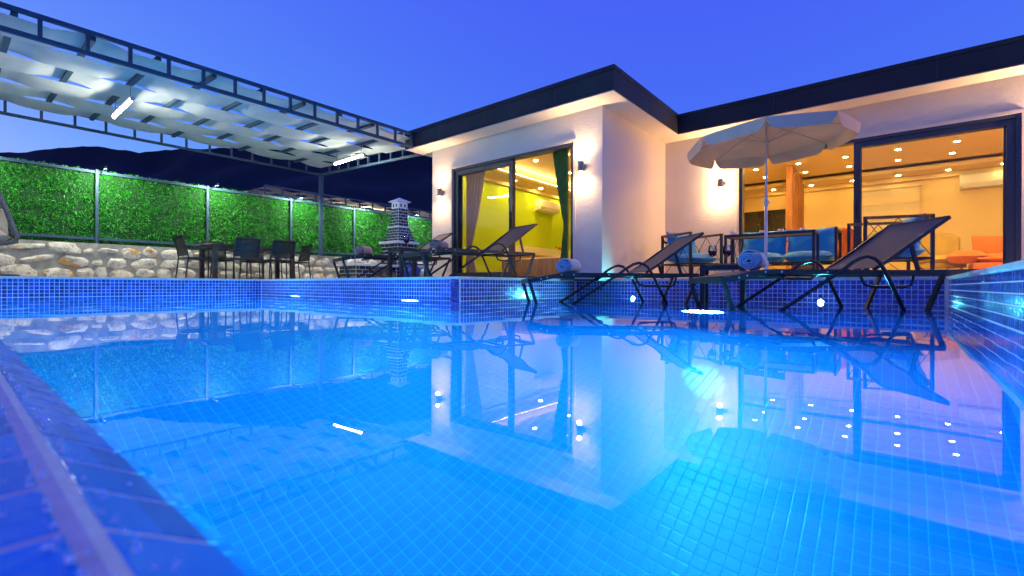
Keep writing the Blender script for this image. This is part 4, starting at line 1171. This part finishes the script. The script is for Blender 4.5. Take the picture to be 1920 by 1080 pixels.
B().box(-w, w, -d, -d + .04, h - .04, h).box(-w, w, d - .04, d, h - .04, h).box(-w, -w + .04, -d + .041, d - .041, h - .04, h).box(w - .04, w, -d + .041, d - .041, h - .04, h).make('table_frame', DARKAL, ct)
for k in range(4): B().box(-w + .042, w - .042, -d + .044 + k * .099, -d + .044 + k * .099 + .093, h - .03, h - .004).make('plank', PINE, ct)
for i, (x, y, lb) in enumerate(((-.52, -.05, 'white cup at the left end of the coffee table'), (-.12, .03, 'white cup on the coffee table just behind the parasol pole'), (.14, -.02, 'white cup in the middle of the coffee table'), (.42, .02, 'white cup near the right end of the coffee table'))):
    cc = thing('coffee_cup', lb, 'cup', (-1.50 + x, 7.96 + y, DZ + h + .001), i * .7, 'cups on the coffee table')
    B().lathe([(.024, 0), (.034, .02), (.037, .06), (.034, .06), (.03, .02), (.01, .008)], 16).make('cup_body', PLASTICW, cc, smooth=True)
    B().tube([(.033, 0, .05), (.05, 0, .047), (.054, 0, .03), (.034, 0, .018)], .005, 6).make('handle', PLASTICW, cc, smooth=True)
bt = thing('bottle', 'small amber bottle standing on the terrace under the coffee table', 'bottle', (-1.25, 8.22, DZ))
B().lathe([(.036, 0), (.038, .02), (.038, .15), (.016, .20)], 16).make('bottle_body', mat('amber juice', (.75, .33, .03), .2), bt, smooth=True)
B().lathe([(.017, .2005), (.017, .235), (.014, .238)], 12).make('bottle_cap', DARKPANE, bt)
pot = thing('potted_plant', 'small green plant in a white pot behind the side table', 'plant', (-2.05, 7.62, DZ))
B().lathe([(.07, 0), (.10, .14), (.11, .15), (.10, .15), (.09, .12)], 16).make('pot', PLASTICW, pot, smooth=True)
lb_ = B()
for k in range(46):
    a = rnd.random() * 6.28; el = rnd.uniform(.2, 1.4); dd = Vector((math.cos(a) * math.cos(el), math.sin(a) * math.cos(el), math.sin(el))); L = rnd.uniform(.05, .10); sd = dd.cross(Vector((0, 0, 1))).normalized() * .012
    p = Vector((0, 0, .14)); lb_.add([p, p + dd * L * .6 + sd, p + dd * L, p + dd * L * .6 - sd], [(0, 1, 2, 3)])
lb_.make('foliage', LEAF, pot)

# ------------------------------------------------------------------ hanging wicker chair at the left edge
hc = thing('hanging_chair', 'dark wicker hanging chair with beige cushion at the left edge', 'hanging chair', (-11.15, .24, DZ), R(-8))
out = [(.0, 1.75), (.16, 1.66), (.30, 1.42), (.40, 1.12), (.48, .84), (.535, .66), (.52, .575), (.40, .535), (.2, .52), (.0, .515)]
rim = [(0, y, z) for y, z in out] + [(0, -y, z) for y, z in out[-2:0:-1]]
B().tube(rim, .035, 8, closed=True).make('wicker_rim', WICKER, hc, smooth=True)
for k in range(1, 8):
    q = k / 8.5; s = math.cos(q * math.pi / 2) ** .6
    B().tube([(-.62 * math.sin(q * math.pi / 2), y * s, 1.0 + (z - 1.0) * (s * .8 + .2)) for _, y, z in rim], .012, 6, closed=True).make('wicker_hoop', WICKER, hc, smooth=True)
for y, z in out[1:-1]:
    for sg in (1, -1): B().tube([(-.62 * math.sin(q * math.pi / 2), sg * y * max(.05, math.cos(q * math.pi / 2) ** .6), 1.0 + (z - 1.0) * (max(.05, math.cos(q * math.pi / 2)) ** .6 * .8 + .2)) for q in [i / 9 for i in range(9)]], .008, 6).make('wicker_rib', WICKER, hc, smooth=True)
pillow(B(), (-.22, 0, .66), .55, .90, .24, 10, .02).make('seat_cushion', CUSHB, hc, smooth=True)
pillow(B(), (-.34, .0, .92), .50, .84, .22, 10, .02, 4, Matrix.Rotation(R(60), 3, 'Y')).make('back_cushion', CUSHB, hc, smooth=True)
B().tube([(0, 0, 1.76), (0, 0, 2.02)], .010, 8).make('chain', SCONCE, hc)
B().tube([(-.75, 0, .03), (-.78, 0, .9), (-.72, 0, 1.6), (-.5, 0, 2.0), (-.2, 0, 2.1), (0, 0, 2.02)], .03, 10).make('stand', DARKAL, hc, smooth=True)
B().tube([(-.75 + .5 * math.cos(a), .5 * math.sin(a), .025) for a in [2 * math.pi * i / 24 for i in range(24)]], .022, 8, closed=True).make('base_ring', DARKAL, hc, smooth=True)

# ------------------------------------------------------------------ pool lamps
def pool_lamp(x, y, z, label, energy, m=E_POOL, r=.18, spread=170):
    t = thing('pool_lamp', label, 'pool light', (x, y, z), 0)
    a = B().lathe([(r + .02, 0), (r + .015, .012), (r, .014)], 24).make('bezel', PLASTICW, t); a.rotation_euler = (R(90), 0, 0)
    b = B().lathe([(r * .97, .0145), (r * .6, .022), (r * .2, .024)], 24).make('lens', m, t, smooth=True); b.rotation_euler = (R(90), 0, 0)
    L = bpy.data.lights.new('pool_lamp_light', 'AREA'); L.shape = 'DISK'; L.size = r * 2; L.energy = energy; L.color = (.06, .74, 1.0); L.spread = R(spread)
    o = bpy.data.objects.new('pool_lamp_light', L); col.objects.link(o); o.parent = t; o.location = (0, -.03, 0); o.rotation_euler = (R(-90), 0, 0)
    return t
pool_lamp(-1.32, PYA - .004, -.30, 'round underwater pool light in front of the shelf between the water loungers', 118)
pool_lamp(-5.35, PYA - .004, -.30, 'round underwater pool light left of the blue tiled corner', 155)
pool_lamp(-8.75, PYA - .004, -.30, 'round underwater pool light near the far left pool corner', 155)
pool_lamp(-3.29, PYB - .004, .012, 'small bright waterline lamp behind the middle lounger', 26, E_STAR, .024)
pool_lamp(-.76, PYB - .004, .012, 'small bright waterline lamp behind the right lounger', 26, E_STAR, .024)
